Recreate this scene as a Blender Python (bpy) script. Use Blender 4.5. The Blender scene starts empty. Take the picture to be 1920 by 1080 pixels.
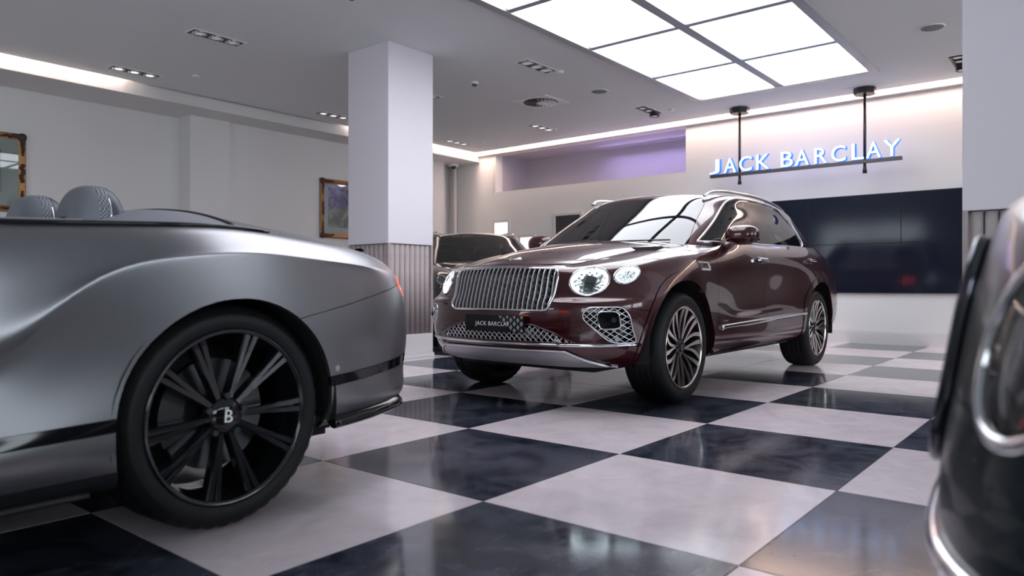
import bpy, bmesh, math, random
import numpy as np
from mathutils import Vector, Matrix
from mathutils.bvhtree import BVHTree

# ------------------------------------------------------------------ camera, world, light, exposure
sc = bpy.context.scene
C = sc.collection
PI = math.pi
random.seed(7)

YAW = 0.885
cam_data = bpy.data.cameras.new('camera')
cam = bpy.data.objects.new('camera', cam_data)
C.objects.link(cam)
cam.location = (-2.063, -1.830, 0.8203)
cam.rotation_euler = (PI / 2, 0, -YAW)
cam_data.sensor_width = 36.0
cam_data.lens = 36.0 * 1359.3 / 1920.0
cam_data.shift_y = -5.0 / 1920.0
cam_data.clip_start = 0.02
cam_data.dof.use_dof = True
cam_data.dof.focus_distance = 4.7
cam_data.dof.aperture_fstop = 2.2
sc.camera = cam

world = bpy.data.worlds.new('daylight')
sc.world = world
world.use_nodes = True
wb = world.node_tree.nodes['Background']
wb.inputs[0].default_value = (0.88, 0.91, 1.0, 1)
wb.inputs[1].default_value = 4.2

sc.view_settings.view_transform = 'Standard'
sc.view_settings.look = 'None'
sc.view_settings.exposure = 0.80
sc.view_settings.gamma = 1.0
sc.view_settings.use_curve_mapping = False
sc.cycles.use_denoising = True
sc.cycles.max_bounces = 8
sc.cycles.diffuse_bounces = 4
sc.cycles.glossy_bounces = 5
sc.cycles.transparent_max_bounces = 12
sc.cycles.sample_clamp_indirect = 6.0
sc.cycles.caustics_reflective = False
sc.cycles.caustics_refractive = False

# ------------------------------------------------------------------ materials
MATS = {}
def mat(name, col, rough=0.5, metal=0.0, coat=0.0, emit=None, estr=0.0, noise=0.0, nscale=6.0,
        spec=0.5, bump=0.0, bscale=60.0, coat_rough=0.03, anis=None):
    if name in MATS:
        return MATS[name]
    m = bpy.data.materials.new(name)
    m.use_nodes = True
    nt = m.node_tree
    b = nt.nodes['Principled BSDF']
    b.inputs['Base Color'].default_value = (*col, 1)
    b.inputs['Roughness'].default_value = rough
    b.inputs['Metallic'].default_value = metal
    b.inputs['Coat Weight'].default_value = coat
    b.inputs['Coat Roughness'].default_value = coat_rough
    b.inputs['Specular IOR Level'].default_value = spec
    if emit:
        b.inputs['Emission Color'].default_value = (*emit, 1)
        b.inputs['Emission Strength'].default_value = estr
    tc = None
    if noise > 0 or bump > 0:
        tc = nt.nodes.new('ShaderNodeTexCoord')
    if noise > 0:
        n = nt.nodes.new('ShaderNodeTexNoise'); n.inputs['Scale'].default_value = nscale
        n.inputs['Detail'].default_value = 5
        nt.links.new(tc.outputs['Object'], n.inputs['Vector'])
        mx = nt.nodes.new('ShaderNodeMix'); mx.data_type = 'RGBA'
        mx.inputs['A'].default_value = (*[c * (1 - noise) for c in col], 1)
        mx.inputs['B'].default_value = (*[min(1, c * (1 + noise)) for c in col], 1)
        nt.links.new(n.outputs['Fac'], mx.inputs['Factor'])
        nt.links.new(mx.outputs['Result'], b.inputs['Base Color'])
    if bump > 0:
        n2 = nt.nodes.new('ShaderNodeTexNoise'); n2.inputs['Scale'].default_value = bscale
        nt.links.new(tc.outputs['Object'], n2.inputs['Vector'])
        bp = nt.nodes.new('ShaderNodeBump'); bp.inputs['Strength'].default_value = bump
        bp.inputs['Distance'].default_value = 0.01
        nt.links.new(n2.outputs['Fac'], bp.inputs['Height'])
        nt.links.new(bp.outputs['Normal'], b.inputs['Normal'])
    MATS[name] = m
    return m

def glass_mat(name, tint, refl=1.0, ior=1.5, rough=0.0):
    if name in MATS:
        return MATS[name]
    m = bpy.data.materials.new(name); m.use_nodes = True
    nt = m.node_tree
    for n in list(nt.nodes):
        if n.type != 'OUTPUT_MATERIAL':
            nt.nodes.remove(n)
    out = [n for n in nt.nodes if n.type == 'OUTPUT_MATERIAL'][0]
    tr = nt.nodes.new('ShaderNodeBsdfTransparent'); tr.inputs[0].default_value = (*tint, 1)
    gl = nt.nodes.new('ShaderNodeBsdfGlossy'); gl.inputs['Roughness'].default_value = rough
    gl.inputs['Color'].default_value = (refl, refl, refl, 1)
    fr = nt.nodes.new('ShaderNodeFresnel'); fr.inputs['IOR'].default_value = ior
    mx = nt.nodes.new('ShaderNodeMixShader')
    nt.links.new(fr.outputs[0], mx.inputs[0])
    nt.links.new(tr.outputs[0], mx.inputs[1])
    nt.links.new(gl.outputs[0], mx.inputs[2])
    nt.links.new(mx.outputs[0], out.inputs[0])
    MATS[name] = m
    return m

def tile_mat(name, ca, cb, rough, streak, lo=0.38, hi=0.64):
    m = bpy.data.materials.new(name); m.use_nodes = True
    nt = m.node_tree; b = nt.nodes['Principled BSDF']; L = nt.links.new
    geo = nt.nodes.new('ShaderNodeNewGeometry')
    oi = nt.nodes.new('ShaderNodeObjectInfo')
    n1 = nt.nodes.new('ShaderNodeTexNoise'); n1.inputs['Scale'].default_value = 4.5; n1.inputs['Detail'].default_value = 9
    n1.inputs['Roughness'].default_value = 0.65; n1.inputs['Distortion'].default_value = 0.8
    L(geo.outputs['Position'], n1.inputs['Vector'])
    mp = nt.nodes.new('ShaderNodeMapping'); mp.inputs['Rotation'].default_value = (0, 0, 0.6); mp.inputs['Scale'].default_value = (2.0, 9.0, 1)
    L(geo.outputs['Position'], mp.inputs['Vector'])
    n2 = nt.nodes.new('ShaderNodeTexNoise'); n2.inputs['Scale'].default_value = 4.2; n2.inputs['Detail'].default_value = 8
    n2.inputs['Distortion'].default_value = 1.5
    L(mp.outputs[0], n2.inputs['Vector'])
    r1 = nt.nodes.new('ShaderNodeValToRGB')
    r1.color_ramp.elements[0].position = lo; r1.color_ramp.elements[0].color = (*ca, 1)
    r1.color_ramp.elements[1].position = hi; r1.color_ramp.elements[1].color = (*cb, 1)
    L(n1.outputs['Fac'], r1.inputs[0])
    r2 = nt.nodes.new('ShaderNodeValToRGB')
    r2.color_ramp.elements[0].position = 0.58; r2.color_ramp.elements[0].color = (0, 0, 0, 1)
    r2.color_ramp.elements[1].position = 0.75; r2.color_ramp.elements[1].color = (1, 1, 1, 1)
    L(n2.outputs['Fac'], r2.inputs[0])
    mx = nt.nodes.new('ShaderNodeMix'); mx.data_type = 'RGBA'
    mx.inputs['B'].default_value = (*streak, 1)
    mul = nt.nodes.new('ShaderNodeMath'); mul.operation = 'MULTIPLY'; mul.inputs[1].default_value = 0.32
    L(r2.outputs[0], mul.inputs[0]); L(mul.outputs[0], mx.inputs['Factor']); L(r1.outputs[0], mx.inputs['A'])
    hv = nt.nodes.new('ShaderNodeHueSaturation')
    mr = nt.nodes.new('ShaderNodeMapRange'); mr.inputs['To Min'].default_value = 0.88; mr.inputs['To Max'].default_value = 1.12
    L(oi.outputs['Random'], mr.inputs['Value']); L(mr.outputs[0], hv.inputs['Value'])
    L(mx.outputs['Result'], hv.inputs['Color']); L(hv.outputs[0], b.inputs['Base Color'])
    rr = nt.nodes.new('ShaderNodeMapRange'); rr.inputs['To Min'].default_value = rough * 0.75; rr.inputs['To Max'].default_value = rough * 1.35
    L(n1.outputs['Fac'], rr.inputs['Value']); L(rr.outputs[0], b.inputs['Roughness'])
    bp = nt.nodes.new('ShaderNodeBump'); bp.inputs['Strength'].default_value = 0.012; bp.inputs['Distance'].default_value = 0.02
    L(n1.outputs['Fac'], bp.inputs['Height']); L(bp.outputs[0], b.inputs['Normal'])
    b.inputs['Specular IOR Level'].default_value = 0.62
    MATS[name] = m
    return m

# ------------------------------------------------------------------ mesh helpers
def tag(o, label=None, cat=None, group=None, kind=None):
    if label: o['label'] = label
    if cat: o['category'] = cat
    if group: o['group'] = group
    if kind: o['kind'] = kind
    return o

def empty(name, loc=(0, 0, 0), rz=0.0):
    o = bpy.data.objects.new(name, None); C.objects.link(o)
    o.location = loc; o.rotation_euler = (0, 0, rz); o.empty_display_size = 0.1
    return o

class MB:
    def __init__(s): s.v = []; s.f = []; s.sm = []
    def add(s, vs, fs, smooth=False):
        k = len(s.v); s.v += [tuple(p) for p in vs]
        s.f += [tuple(i + k for i in f) for f in fs]; s.sm += [smooth] * len(fs); return s
    def box(s, x0, x1, y0, y1, z0, z1, bev=0.0):
        if bev > 0:
            bm = bmesh.new(); bmesh.ops.create_cube(bm, size=1)
            for v in bm.verts:
                v.co = Vector(((x0 + x1) / 2 + v.co.x * (x1 - x0), (y0 + y1) / 2 + v.co.y * (y1 - y0), (z0 + z1) / 2 + v.co.z * (z1 - z0)))
            bmesh.ops.bevel(bm, geom=list(bm.edges), offset=bev, segments=2, affect='EDGES')
            s.frombm(bm); return s
        v = [(x0, y0, z0), (x1, y0, z0), (x1, y1, z0), (x0, y1, z0), (x0, y0, z1), (x1, y0, z1), (x1, y1, z1), (x0, y1, z1)]
        return s.add(v, [(0, 3, 2, 1), (4, 5, 6, 7), (0, 1, 5, 4), (1, 2, 6, 5), (2, 3, 7, 6), (3, 0, 4, 7)])
    def frombm(s, bm, smooth=False):
        bm.verts.index_update()
        s.add([v.co.copy() for v in bm.verts], [[v.index for v in f.verts] for f in bm.faces], smooth); bm.free(); return s
    def lathe(s, prof, n=32, axis='z', origin=(0, 0, 0), smooth=True, arc=2 * PI, closed=True):
        vs = []; m = len(prof)
        for i in range(n if closed else n + 1):
            a = arc * i / n; c, sn = math.cos(a), math.sin(a)
            for r, h in prof:
                if axis == 'z': p = (r * c, r * sn, h)
                elif axis == 'y': p = (r * c, h, r * sn)
                else: p = (h, r * c, r * sn)
                vs.append((p[0] + origin[0], p[1] + origin[1], p[2] + origin[2]))
        fs = []
        for i in range(n):
            j = (i + 1) % n if closed else i + 1
            for k in range(m - 1):
                fs.append((i * m + k, j * m + k, j * m + k + 1, i * m + k + 1))
        return s.add(vs, fs, smooth)
    def cyl(s, p0, p1, r0, r1=None, n=16, cap=True, smooth=True):
        p0 = Vector(p0); p1 = Vector(p1); r1 = r0 if r1 is None else r1
        d = (p1 - p0).normalized(); a = d.orthogonal().normalized(); b = d.cross(a)
        vs = []
        for p, r in ((p0, r0), (p1, r1)):
            for i in range(n):
                t = 2 * PI * i / n; vs.append(p + a * (r * math.cos(t)) + b * (r * math.sin(t)))
        s.add(vs, [(i, (i + 1) % n, n + (i + 1) % n, n + i) for i in range(n)], smooth)
        if cap:
            k = len(s.v) - 2 * n
            s.f += [tuple(k + i for i in range(n))[::-1], tuple(k + n + i for i in range(n))]; s.sm += [False, False]
        return s
    def tube(s, pts, r, n=8, closed=False, up=None, rx=None, smooth=True):
        pts = [Vector(p) for p in pts]; m = len(pts); rx = rx or r
        vs = []; prev = None
        for i, p in enumerate(pts):
            if closed: t = pts[(i + 1) % m] - pts[i - 1]
            else: t = pts[min(i + 1, m - 1)] - pts[max(i - 1, 0)]
            t.normalize()
            if up is not None:
                a = Vector(up[i] if isinstance(up, list) else up)
            else:
                a = prev if prev is not None else t.orthogonal()
            a = (a - t * a.dot(t))
            if a.length < 1e-6: a = t.orthogonal()
            a.normalize(); prev = a; b = t.cross(a)
            for k in range(n):
                q = 2 * PI * (k + 0.5) / n
                vs.append(p + a * (r * math.cos(q)) + b * (rx * math.sin(q)))
        fs = []
        for i in range(m if closed else m - 1):
            j = (i + 1) % m
            for k in range(n):
                l = (k + 1) % n; fs.append((i * n + k, i * n + l, j * n + l, j * n + k))
        s.add(vs, fs, smooth)
        if not closed:
            k0 = len(s.v) - m * n
            s.f += [tuple(k0 + i for i in range(n))[::-1], tuple(k0 + (m - 1) * n + i for i in range(n))]; s.sm += [False, False]
        return s
    def prism(s, poly, h0, h1, axis='z', bev=0.0, smooth=False):
        def P(a, b, h): return {'z': (a, b, h), 'y': (a, h, b), 'x': (h, a, b)}[axis]
        n = len(poly)
        vs = [P(a, b, h0) for a, b in poly] + [P(a, b, h1) for a, b in poly]
        fs = [tuple(range(n))[::-1], tuple(range(n, 2 * n))] + [(i, (i + 1) % n, n + (i + 1) % n, n + i) for i in range(n)]
        return s.add(vs, fs, smooth)
    def grid(s, g, smooth=True, closed_u=False):
        g = np.asarray(g); nu, nv = g.shape[:2]
        fs = []
        for i in range(nu if closed_u else nu - 1):
            j = (i + 1) % nu
            for k in range(nv - 1): fs.append((i * nv + k, j * nv + k, j * nv + k + 1, i * nv + k + 1))
        return s.add(g.reshape(-1, 3).tolist(), fs, smooth)
    def ellipsoid(s, c, r, nu=20, nv=12, p=2.0):
        vs = []
        def sg(x): return math.copysign(abs(x) ** (2 / p), x)
        for i in range(nu):
            a = 2 * PI * i / nu
            for k in range(nv + 1):
                b = -PI / 2 + PI * k / nv
                vs.append((c[0] + r[0] * sg(math.cos(b)) * sg(math.cos(a)), c[1] + r[1] * sg(math.cos(b)) * sg(math.sin(a)), c[2] + r[2] * sg(math.sin(b))))
        fs = [(i * (nv + 1) + k, ((i + 1) % nu) * (nv + 1) + k, ((i + 1) % nu) * (nv + 1) + k + 1, i * (nv + 1) + k + 1) for i in range(nu) for k in range(nv)]
        return s.add(vs, fs, True)
    def xform(s, M):
        s.v = [tuple(M @ Vector(p)) for p in s.v]; return s
    def mesh(s, name, fixn=True):
        me = bpy.data.meshes.new(name); me.from_pydata(s.v, [], s.f)
        me.polygons.foreach_set('use_smooth', s.sm)
        if fixn:
            bm = bmesh.new(); bm.from_mesh(me); bmesh.ops.recalc_face_normals(bm, faces=bm.faces); bm.to_mesh(me); bm.free()
        me.update(); return me
    def build(s, name, m, parent=None, loc=None, rot=None, fixn=True):
        return link(name, s.mesh(name, fixn), m, parent, loc, rot)

def link(name, me, m, parent=None, loc=None, rot=None):
    o = bpy.data.objects.new(name, me); C.objects.link(o)
    if m is not None and len(me.materials) == 0: me.materials.append(m)
    if parent is not None: o.parent = parent
    if loc is not None: o.location = loc
    if rot is not None: o.rotation_euler = rot
    return o

def copy_tree(o, parent=None, swap=None):
    kids = list(o.children)
    c = o.copy(); C.objects.link(c); c.parent = parent
    if swap and c.type == 'MESH' and c.material_slots and c.material_slots[0].material and c.material_slots[0].material.name in swap:
        new = swap[c.material_slots[0].material.name]
        c.material_slots[0].link = 'OBJECT'; c.material_slots[0].material = new
    for k in kids: copy_tree(k, c, swap)
    return c

_txt = {}
def text_mesh(s, size, extrude, bevel=0.0, align='CENTER', offset=0.0, space=1.0):
    cu = bpy.data.curves.new('lettering', 'FONT'); cu.body = s; cu.size = size; cu.extrude = extrude
    cu.bevel_depth = bevel; cu.offset = offset; cu.space_character = space; cu.align_x = align; cu.resolution_u = 6
    o = bpy.data.objects.new('lettering', cu); C.objects.link(o)
    dg = bpy.context.evaluated_depsgraph_get()
    me = bpy.data.meshes.new_from_object(o.evaluated_get(dg))
    bpy.data.objects.remove(o); bpy.data.curves.remove(cu)
    return me

# ------------------------------------------------------------------ spline surfaces
def nspline(t, P, q):
    t = np.asarray(t, float); P = np.asarray(P, float); n = len(t); h = np.diff(t)
    A = np.zeros((n, n)); B = np.zeros_like(P); A[0, 0] = A[-1, -1] = 1
    for i in range(1, n - 1):
        A[i, i - 1] = h[i - 1]; A[i, i] = 2 * (h[i - 1] + h[i]); A[i, i + 1] = h[i]
        B[i] = 6 * ((P[i + 1] - P[i]) / h[i] - (P[i] - P[i - 1]) / h[i - 1])
    M = np.linalg.solve(A, B.reshape(n, -1)).reshape(P.shape)
    i = np.clip(np.searchsorted(t, q, side='right') - 1, 0, n - 2)
    sh = (-1,) + (1,) * (P.ndim - 1)
    a = ((t[i + 1] - q) / h[i]).reshape(sh); b = ((q - t[i]) / h[i]).reshape(sh); hh = h[i].reshape(sh)
    return a * P[i] + b * P[i + 1] + ((a ** 3 - a) * M[i] + (b ** 3 - b) * M[i + 1]) * hh ** 2 / 6

def pspline(t, P, per, q):
    w = 4
    n = len(t)
    te = np.concatenate([np.asarray(t)[-w:] - per, t, np.asarray(t)[:w] + per])
    Pe = np.concatenate([P[-w:], P, P[:w]])
    return nspline(te, Pe, q)

def dense_loop(cols, ncol, nrow, crown=False):
    """cols: half car [column][row] from front centre to rear centre; mirrored to a full loop.
    Returns grid [ncol][nrow][3] running round the car, and outward normals."""
    H = np.asarray(cols, float)
    Mi = H[1:-1][::-1].copy(); Mi[:, :, 1] *= -1
    F = np.concatenate([H, Mi])
    seg = np.linalg.norm(np.roll(F, -1, 0) - F, axis=2).mean(1)
    t = np.concatenate([[0], np.cumsum(seg)[:-1]]); per = seg.sum()
    q = np.arange(ncol) * per / ncol
    D = pspline(t, F, per, q)
    rs = np.linalg.norm(np.diff(F, axis=1), axis=2).mean(0)
    tr = np.concatenate([[0], np.cumsum(rs)])
    if crown:
        G = D[:, ::-1][:, 1:4].copy(); G[:, :, 1] *= -1
        D = np.concatenate([D, G], 1)
        tr2 = np.concatenate([tr, tr[-1] + np.cumsum(rs[::-1])[:3]])
    else: tr2 = tr
    qr = np.linspace(0, tr[-1], nrow)
    E = nspline(tr2, np.swapaxes(D, 0, 1), qr)
    E = np.swapaxes(E, 0, 1)
    du = np.roll(E, -1, 0) - np.roll(E, 1, 0)
    dv = np.gradient(E, axis=1)
    N = np.cross(du, dv); ln = np.linalg.norm(N, axis=2, keepdims=True); N = N / np.maximum(ln, 1e-9)
    c = E.mean((0, 1))
    if ((E - c) * N).sum(2).mean() < 0: N = -N
    return E, N

class Shell:
    """smooth surface which is cut along outlines and taken apart into panels"""
    def __init__(s, E, N, closed=True):
        s.E, s.N = E, N
        nu, nv = E.shape[:2]
        s.quads = []
        for i in range(nu if closed else nu - 1):
            j = (i + 1) % nu
            for k in range(nv - 1): s.quads.append((i * nv + k, j * nv + k, j * nv + k + 1, i * nv + k + 1))
        V = E.reshape(-1, 3); Nn = N.reshape(-1, 3)
        # face orientation
        q = s.quads[len(s.quads) // 3]; a, b, c = V[q[0]], V[q[1]], V[q[2]]
        if np.dot(np.cross(b - a, c - a), Nn[q[0]]) < 0: s.quads = [x[::-1] for x in s.quads]
        s.bvh = BVHTree.FromPolygons([Vector(p) for p in V], s.quads)
        s.bm = bmesh.new()
        s.nl = s.bm.verts.layers.float_vector.new('n')
        vs = []
        for p, n in zip(V, Nn):
            v = s.bm.verts.new(p); v[s.nl] = n; vs.append(v)
        s.tl = s.bm.faces.layers.int.new('tag')
        for q in s.quads:
            try: s.bm.faces.new([vs[i] for i in q])
            except ValueError: pass
        s.names = {0: ''}
        s.bm.normal_update()
    def cut(s, poly, axis, name, cond=None, over=None):
        ix = {'x': (1, 2), 'y': (0, 2), 'z': (0, 1)}[axis]
        poly = [tuple(p) for p in poly]
        cx = sum(p[0] for p in poly) / len(poly); cy = sum(p[1] for p in poly) / len(poly)
        lo = (min(p[0] for p in poly), min(p[1] for p in poly)); hi = (max(p[0] for p in poly), max(p[1] for p in poly))
        tid = next((k for k, v in s.names.items() if v == name), None)
        if tid is None: tid = len(s.names); s.names[tid] = name
        cand = []
        for f in s.bm.faces:
            if over is not None and s.names[f[s.tl]] not in over: continue
            if cond is not None and not cond(f.calc_center_median()): continue
            a = [v.co[ix[0]] for v in f.verts]; b = [v.co[ix[1]] for v in f.verts]
            if max(a) < lo[0] or min(a) > hi[0] or max(b) < lo[1] or min(b) > hi[1]: continue
            cand.append(f)
        n = len(poly)
        for i in range(n):
            p, q = poly[i], poly[(i + 1) % n]
            nx, ny = q[1] - p[1], -(q[0] - p[0])
            l = math.hypot(nx, ny)
            if l < 1e-9: continue
            nx /= l; ny /= l
            if (cx - p[0]) * nx + (cy - p[1]) * ny > 0: nx, ny = -nx, -ny
            co = [0, 0, 0]; no = [0, 0, 0]
            co[ix[0]], co[ix[1]] = p; no[ix[0]], no[ix[1]] = nx, ny
            es = {e for f in cand for e in f.edges}; vs = {v for f in cand for v in f.verts}
            r = bmesh.ops.bisect_plane(s.bm, geom=cand + list(es) + list(vs), dist=1e-5, plane_co=co, plane_no=no)
            fs = [g for g in r['geom'] if isinstance(g, bmesh.types.BMFace)]
            cand = []
            for f in fs:
                c = f.calc_center_median()
                if (c[ix[0]] - p[0]) * nx + (c[ix[1]] - p[1]) * ny < 1e-6: cand.append(f)
        for f in cand: f[s.tl] = tid
        return s
    def retag(s, fn):
        for f in s.bm.faces:
            if f[s.tl] == 0:
                nm = fn(f.calc_center_median())
                tid = next((k for k, v in s.names.items() if v == nm), None)
                if tid is None: tid = len(s.names); s.names[tid] = nm
                f[s.tl] = tid
    def panel(s, name, m, parent, part=None, gap=0.002, depth=0.014, off=0.0, cond=None):
        tids = [k for k, v in s.names.items() if v == name]
        if not tids: return None
        fs = [f for f in s.bm.faces if f[s.tl] == tids[0] and (cond is None or cond(f.calc_center_median()))]
        if not fs: return None
        fset = set(fs); idx = {}; P = []; Nn = []
        for f in fs:
            for v in f.verts:
                if v not in idx:
                    idx[v] = len(P); n = Vector(v[s.nl]); n.normalize(); Nn.append(n); P.append(v.co + n * off)
        inw = {}; bed = []
        for f in fs:
            c = f.calc_center_median()
            for l in f.loops:
                e = l.edge
                if sum(1 for g in e.link_faces if g in fset) == 1:
                    a, b = l.vert, l.link_loop_next.vert
                    d = (b.co - a.co)
                    w = f.normal.cross(d)
                    if w.dot(c - a.co) < 0: w = -w
                    ln = w.length
                    if ln > 1e-12:
                        w = w / ln * max(d.length, 1e-6)
                    bed.append((a, b))
                    inw[a] = inw.get(a, Vector()) + w; inw[b] = inw.get(b, Vector()) + w
        for v, w in inw.items():
            i = idx[v]; n = Nn[i]; w = w - n * w.dot(n)
            if w.length > 1e-9: P[i] = P[i] + w.normalized() * gap
        faces = [[idx[v] for v in f.verts] for f in fs]
        norms = list(Nn); smf = [True] * len(faces)
        r0 = {}; r1 = {}
        for v in inw:
            i = idx[v]; r0[v] = len(P); P.append(P[i].copy()); norms.append(Vector((0, 0, 0)))
            r1[v] = len(P); P.append(P[i] - Nn[i] * depth); norms.append(Vector((0, 0, 0)))
        for a, b in bed:
            faces.append([r0[b], r0[a], r1[a], r1[b]]); smf.append(True)
        me = bpy.data.meshes.new(part or name)
        me.from_pydata([tuple(p) for p in P], [], faces)
        me.polygons.foreach_set('use_smooth', smf)
        me.update()
        me.normals_split_custom_set_from_vertices([tuple(n) for n in norms])
        return link(part or name, me, m, parent)
    def shell(s, name, m, parent, off=-0.02, skip=()):
        sk = {k for k, v in s.names.items() if v in skip}
        idx = {}; P = []; fs = []
        for f in s.bm.faces:
            if f[s.tl] in sk: continue
            q = []
            for v in f.verts:
                if v not in idx:
                    idx[v] = len(P); n = Vector(v[s.nl]); n.normalize(); P.append(tuple(v.co + n * off))
                q.append(idx[v])
            fs.append(q)
        me = bpy.data.meshes.new(name); me.from_pydata(P, [], fs); me.polygons.foreach_set('use_smooth', [True] * len(fs)); me.update()
        return link(name, me, m, parent)
    def hit(s, o, d):
        r = s.bvh.ray_cast(Vector(o), Vector(d).normalized())
        if r[0] is None:
            r2 = s.bvh.find_nearest(Vector(o) + Vector(d).normalized() * 2.0)
            return r2[0], r2[1]
        n = r[1]
        if n.dot(Vector(d)) > 0: n = -n
        return r[0], n
    def fx(s, y, z, x0=-4.0): return s.hit((x0, y, z), (1, 0, 0))
    def rx(s, y, z, x0=9.0): return s.hit((x0, y, z), (-1, 0, 0))
    def sy(s, x, z, sgn=1): return s.hit((x, 4.0 * sgn, z), (0, -sgn, 0))

def roundpoly(pts, r, n=5):
    """round the corners of a convex outline"""
    out = []; m = len(pts)
    for i in range(m):
        p = Vector(pts[i]).to_2d(); a = Vector(pts[i - 1]).to_2d(); b = Vector(pts[(i + 1) % m]).to_2d()
        rr = r[i] if isinstance(r, (list, tuple)) else r
        da = (a - p); db = (b - p); k = min(rr, da.length * .45, db.length * .45)
        p0 = p + da.normalized() * k; p1 = p + db.normalized() * k
        for j in range(n + 1):
            t = j / n; out.append(tuple(p0 * (1 - t) ** 2 + p * 2 * t * (1 - t) + p1 * t * t))
    return out

def ell(cx, cy, rx, ry, n=28, rot=0.0):
    return [(cx + rx * math.cos(2 * PI * i / n) * math.cos(rot) - ry * math.sin(2 * PI * i / n) * math.sin(rot),
             cy + rx * math.cos(2 * PI * i / n) * math.sin(rot) + ry * math.sin(2 * PI * i / n) * math.cos(rot)) for i in range(n)]

def densify(poly, step, closed=True):
    out = []; m = len(poly)
    for i in range(m if closed else m - 1):
        a = poly[i]; b = poly[(i + 1) % m]; L = math.dist(a, b); k = max(1, int(L / step))
        for j in range(k): out.append(tuple(a[c] + (b[c] - a[c]) * j / k for c in range(len(a))))
    if not closed: out.append(tuple(poly[-1]))
    return out

def inside(poly, p):
    sgn = 0; n = len(poly)
    for i in range(n):
        a, b = poly[i], poly[(i + 1) % n]
        c = (b[0] - a[0]) * (p[1] - a[1]) - (b[1] - a[1]) * (p[0] - a[0])
        if abs(c) < 1e-12: continue
        if sgn == 0: sgn = 1 if c > 0 else -1
        elif (c > 0) != (sgn > 0): return False
    return True

def clip_line(poly, p, d):
    """part of the line p + t d inside the convex outline"""
    n = len(poly); t0, t1 = -1e9, 1e9
    cx = sum(q[0] for q in poly) / n; cy = sum(q[1] for q in poly) / n
    for i in range(n):
        a, b = poly[i], poly[(i + 1) % n]
        nx, ny = b[1] - a[1], -(b[0] - a[0])
        if (cx - a[0]) * nx + (cy - a[1]) * ny < 0: nx, ny = -nx, -ny
        num = (p[0] - a[0]) * nx + (p[1] - a[1]) * ny; den = d[0] * nx + d[1] * ny
        if abs(den) < 1e-12:
            if num < 0: return None
            continue
        t = -num / den
        if den > 0: t0 = max(t0, t)
        else: t1 = min(t1, t)
    return (t0, t1) if t1 > t0 else None
# ------------------------------------------------------------------ the room
CEIL = 3.48
M_wall = mat('wall_paint', (0.79, 0.785, 0.775), 0.75, noise=0.015, nscale=2.0, bump=0.02, bscale=250)
M_ceil = mat('ceiling_paint', (0.83, 0.865, 0.865), 0.8, noise=0.015, nscale=1.5)
M_trim = mat('trim_paint', (0.70, 0.68, 0.69), 0.5)
M_pillar = mat('pillar_paint', (0.77, 0.73, 0.79), 0.55, noise=0.01)
M_batten = mat('limewashed_wood', (0.40, 0.345, 0.345), 0.6, noise=0.12, nscale=14, bump=0.15, bscale=90)
M_led = mat('led_strip', (1, .9, .85), 0.5, emit=(1.0, 0.71, 0.59), estr=8.5)
M_led_soft = mat('led_strip_side', (1, .9, .85), 0.5, emit=(1.0, 0.78, 0.70), estr=11.0)
M_black = mat('black_metal', (0.012, 0.012, 0.014), 0.35, noise=0.2)
M_slot = mat('slot_paint', (0.7, 0.66, 0.63), 0.7)
M_joint = mat('joint_grout', (0.10, 0.095, 0.10), 0.7, noise=0.2)
M_white_plate = mat('white_plate', (0.88, 0.88, 0.88), 0.4)
M_chrome = mat('chrome', (0.78, 0.78, 0.80), 0.06, 1.0)
M_grey_metal = mat('grey_metal', (0.34, 0.38, 0.44), 0.4, 0.2)

def struct(name, mb, m, parent=None):
    o = mb.build(name, m, parent)
    o['kind'] = 'structure'
    return o

XB = 9.0
floor = struct('floor', MB().box(-6, XB + .05, -7, 9.0, -0.06, -0.005), M_joint)
M_tl = tile_mat('light_stone_tile', (0.62, 0.54, 0.575), (0.80, 0.70, 0.745), 0.11, (0.84, 0.75, 0.79), 0.28, 0.74)
M_td = tile_mat('dark_stone_tile', (0.013, 0.016, 0.027), (0.068, 0.075, 0.105), 0.10, (0.17, 0.18, 0.22))
def tile_mesh(name, m):
    bm = bmesh.new(); bmesh.ops.create_cube(bm, size=1)
    for v in bm.verts: v.co = Vector((v.co.x * 0.9968, v.co.y * 0.9968, -0.01 + v.co.z * 0.02))
    ed = [e for e in bm.edges if all(v.co.z > -0.001 for v in e.verts)]
    bmesh.ops.bevel(bm, geom=ed, offset=0.0012, segments=1, affect='EDGES')
    me = bpy.data.meshes.new(name); bm.to_mesh(me); bm.free(); me.materials.append(m); return me
tm = [tile_mesh('tile', M_td), tile_mesh('tile', M_tl)]
for i in range(-6, 9):
    for j in range(-7, 9):
        o = link('tile', tm[(i + j) % 2], None, floor, (i + .5, j + .5, 0))
        if j == 8: o.location.y = j + .475; o.scale.y = 0.95

# ceiling raft: stops short of the back wall and of the side soffit so that light slots stay open
LBX0, LBX1, LBY0, LBY1 = 0.44, 7.70, 0.38, 2.69
struct('ceiling', MB().box(-6, 8.76, -7, LBY0, CEIL, CEIL + .12).box(-6, 8.76, LBY1, 7.96, CEIL, CEIL + .12)
       .box(-6, LBX0, LBY0, LBY1, CEIL, CEIL + .12).box(LBX1, 8.76, LBY0, LBY1, CEIL, CEIL + .12)
       .box(-6, 10.2, -7.2, 9.2, 3.80, 3.9), M_ceil)
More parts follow.
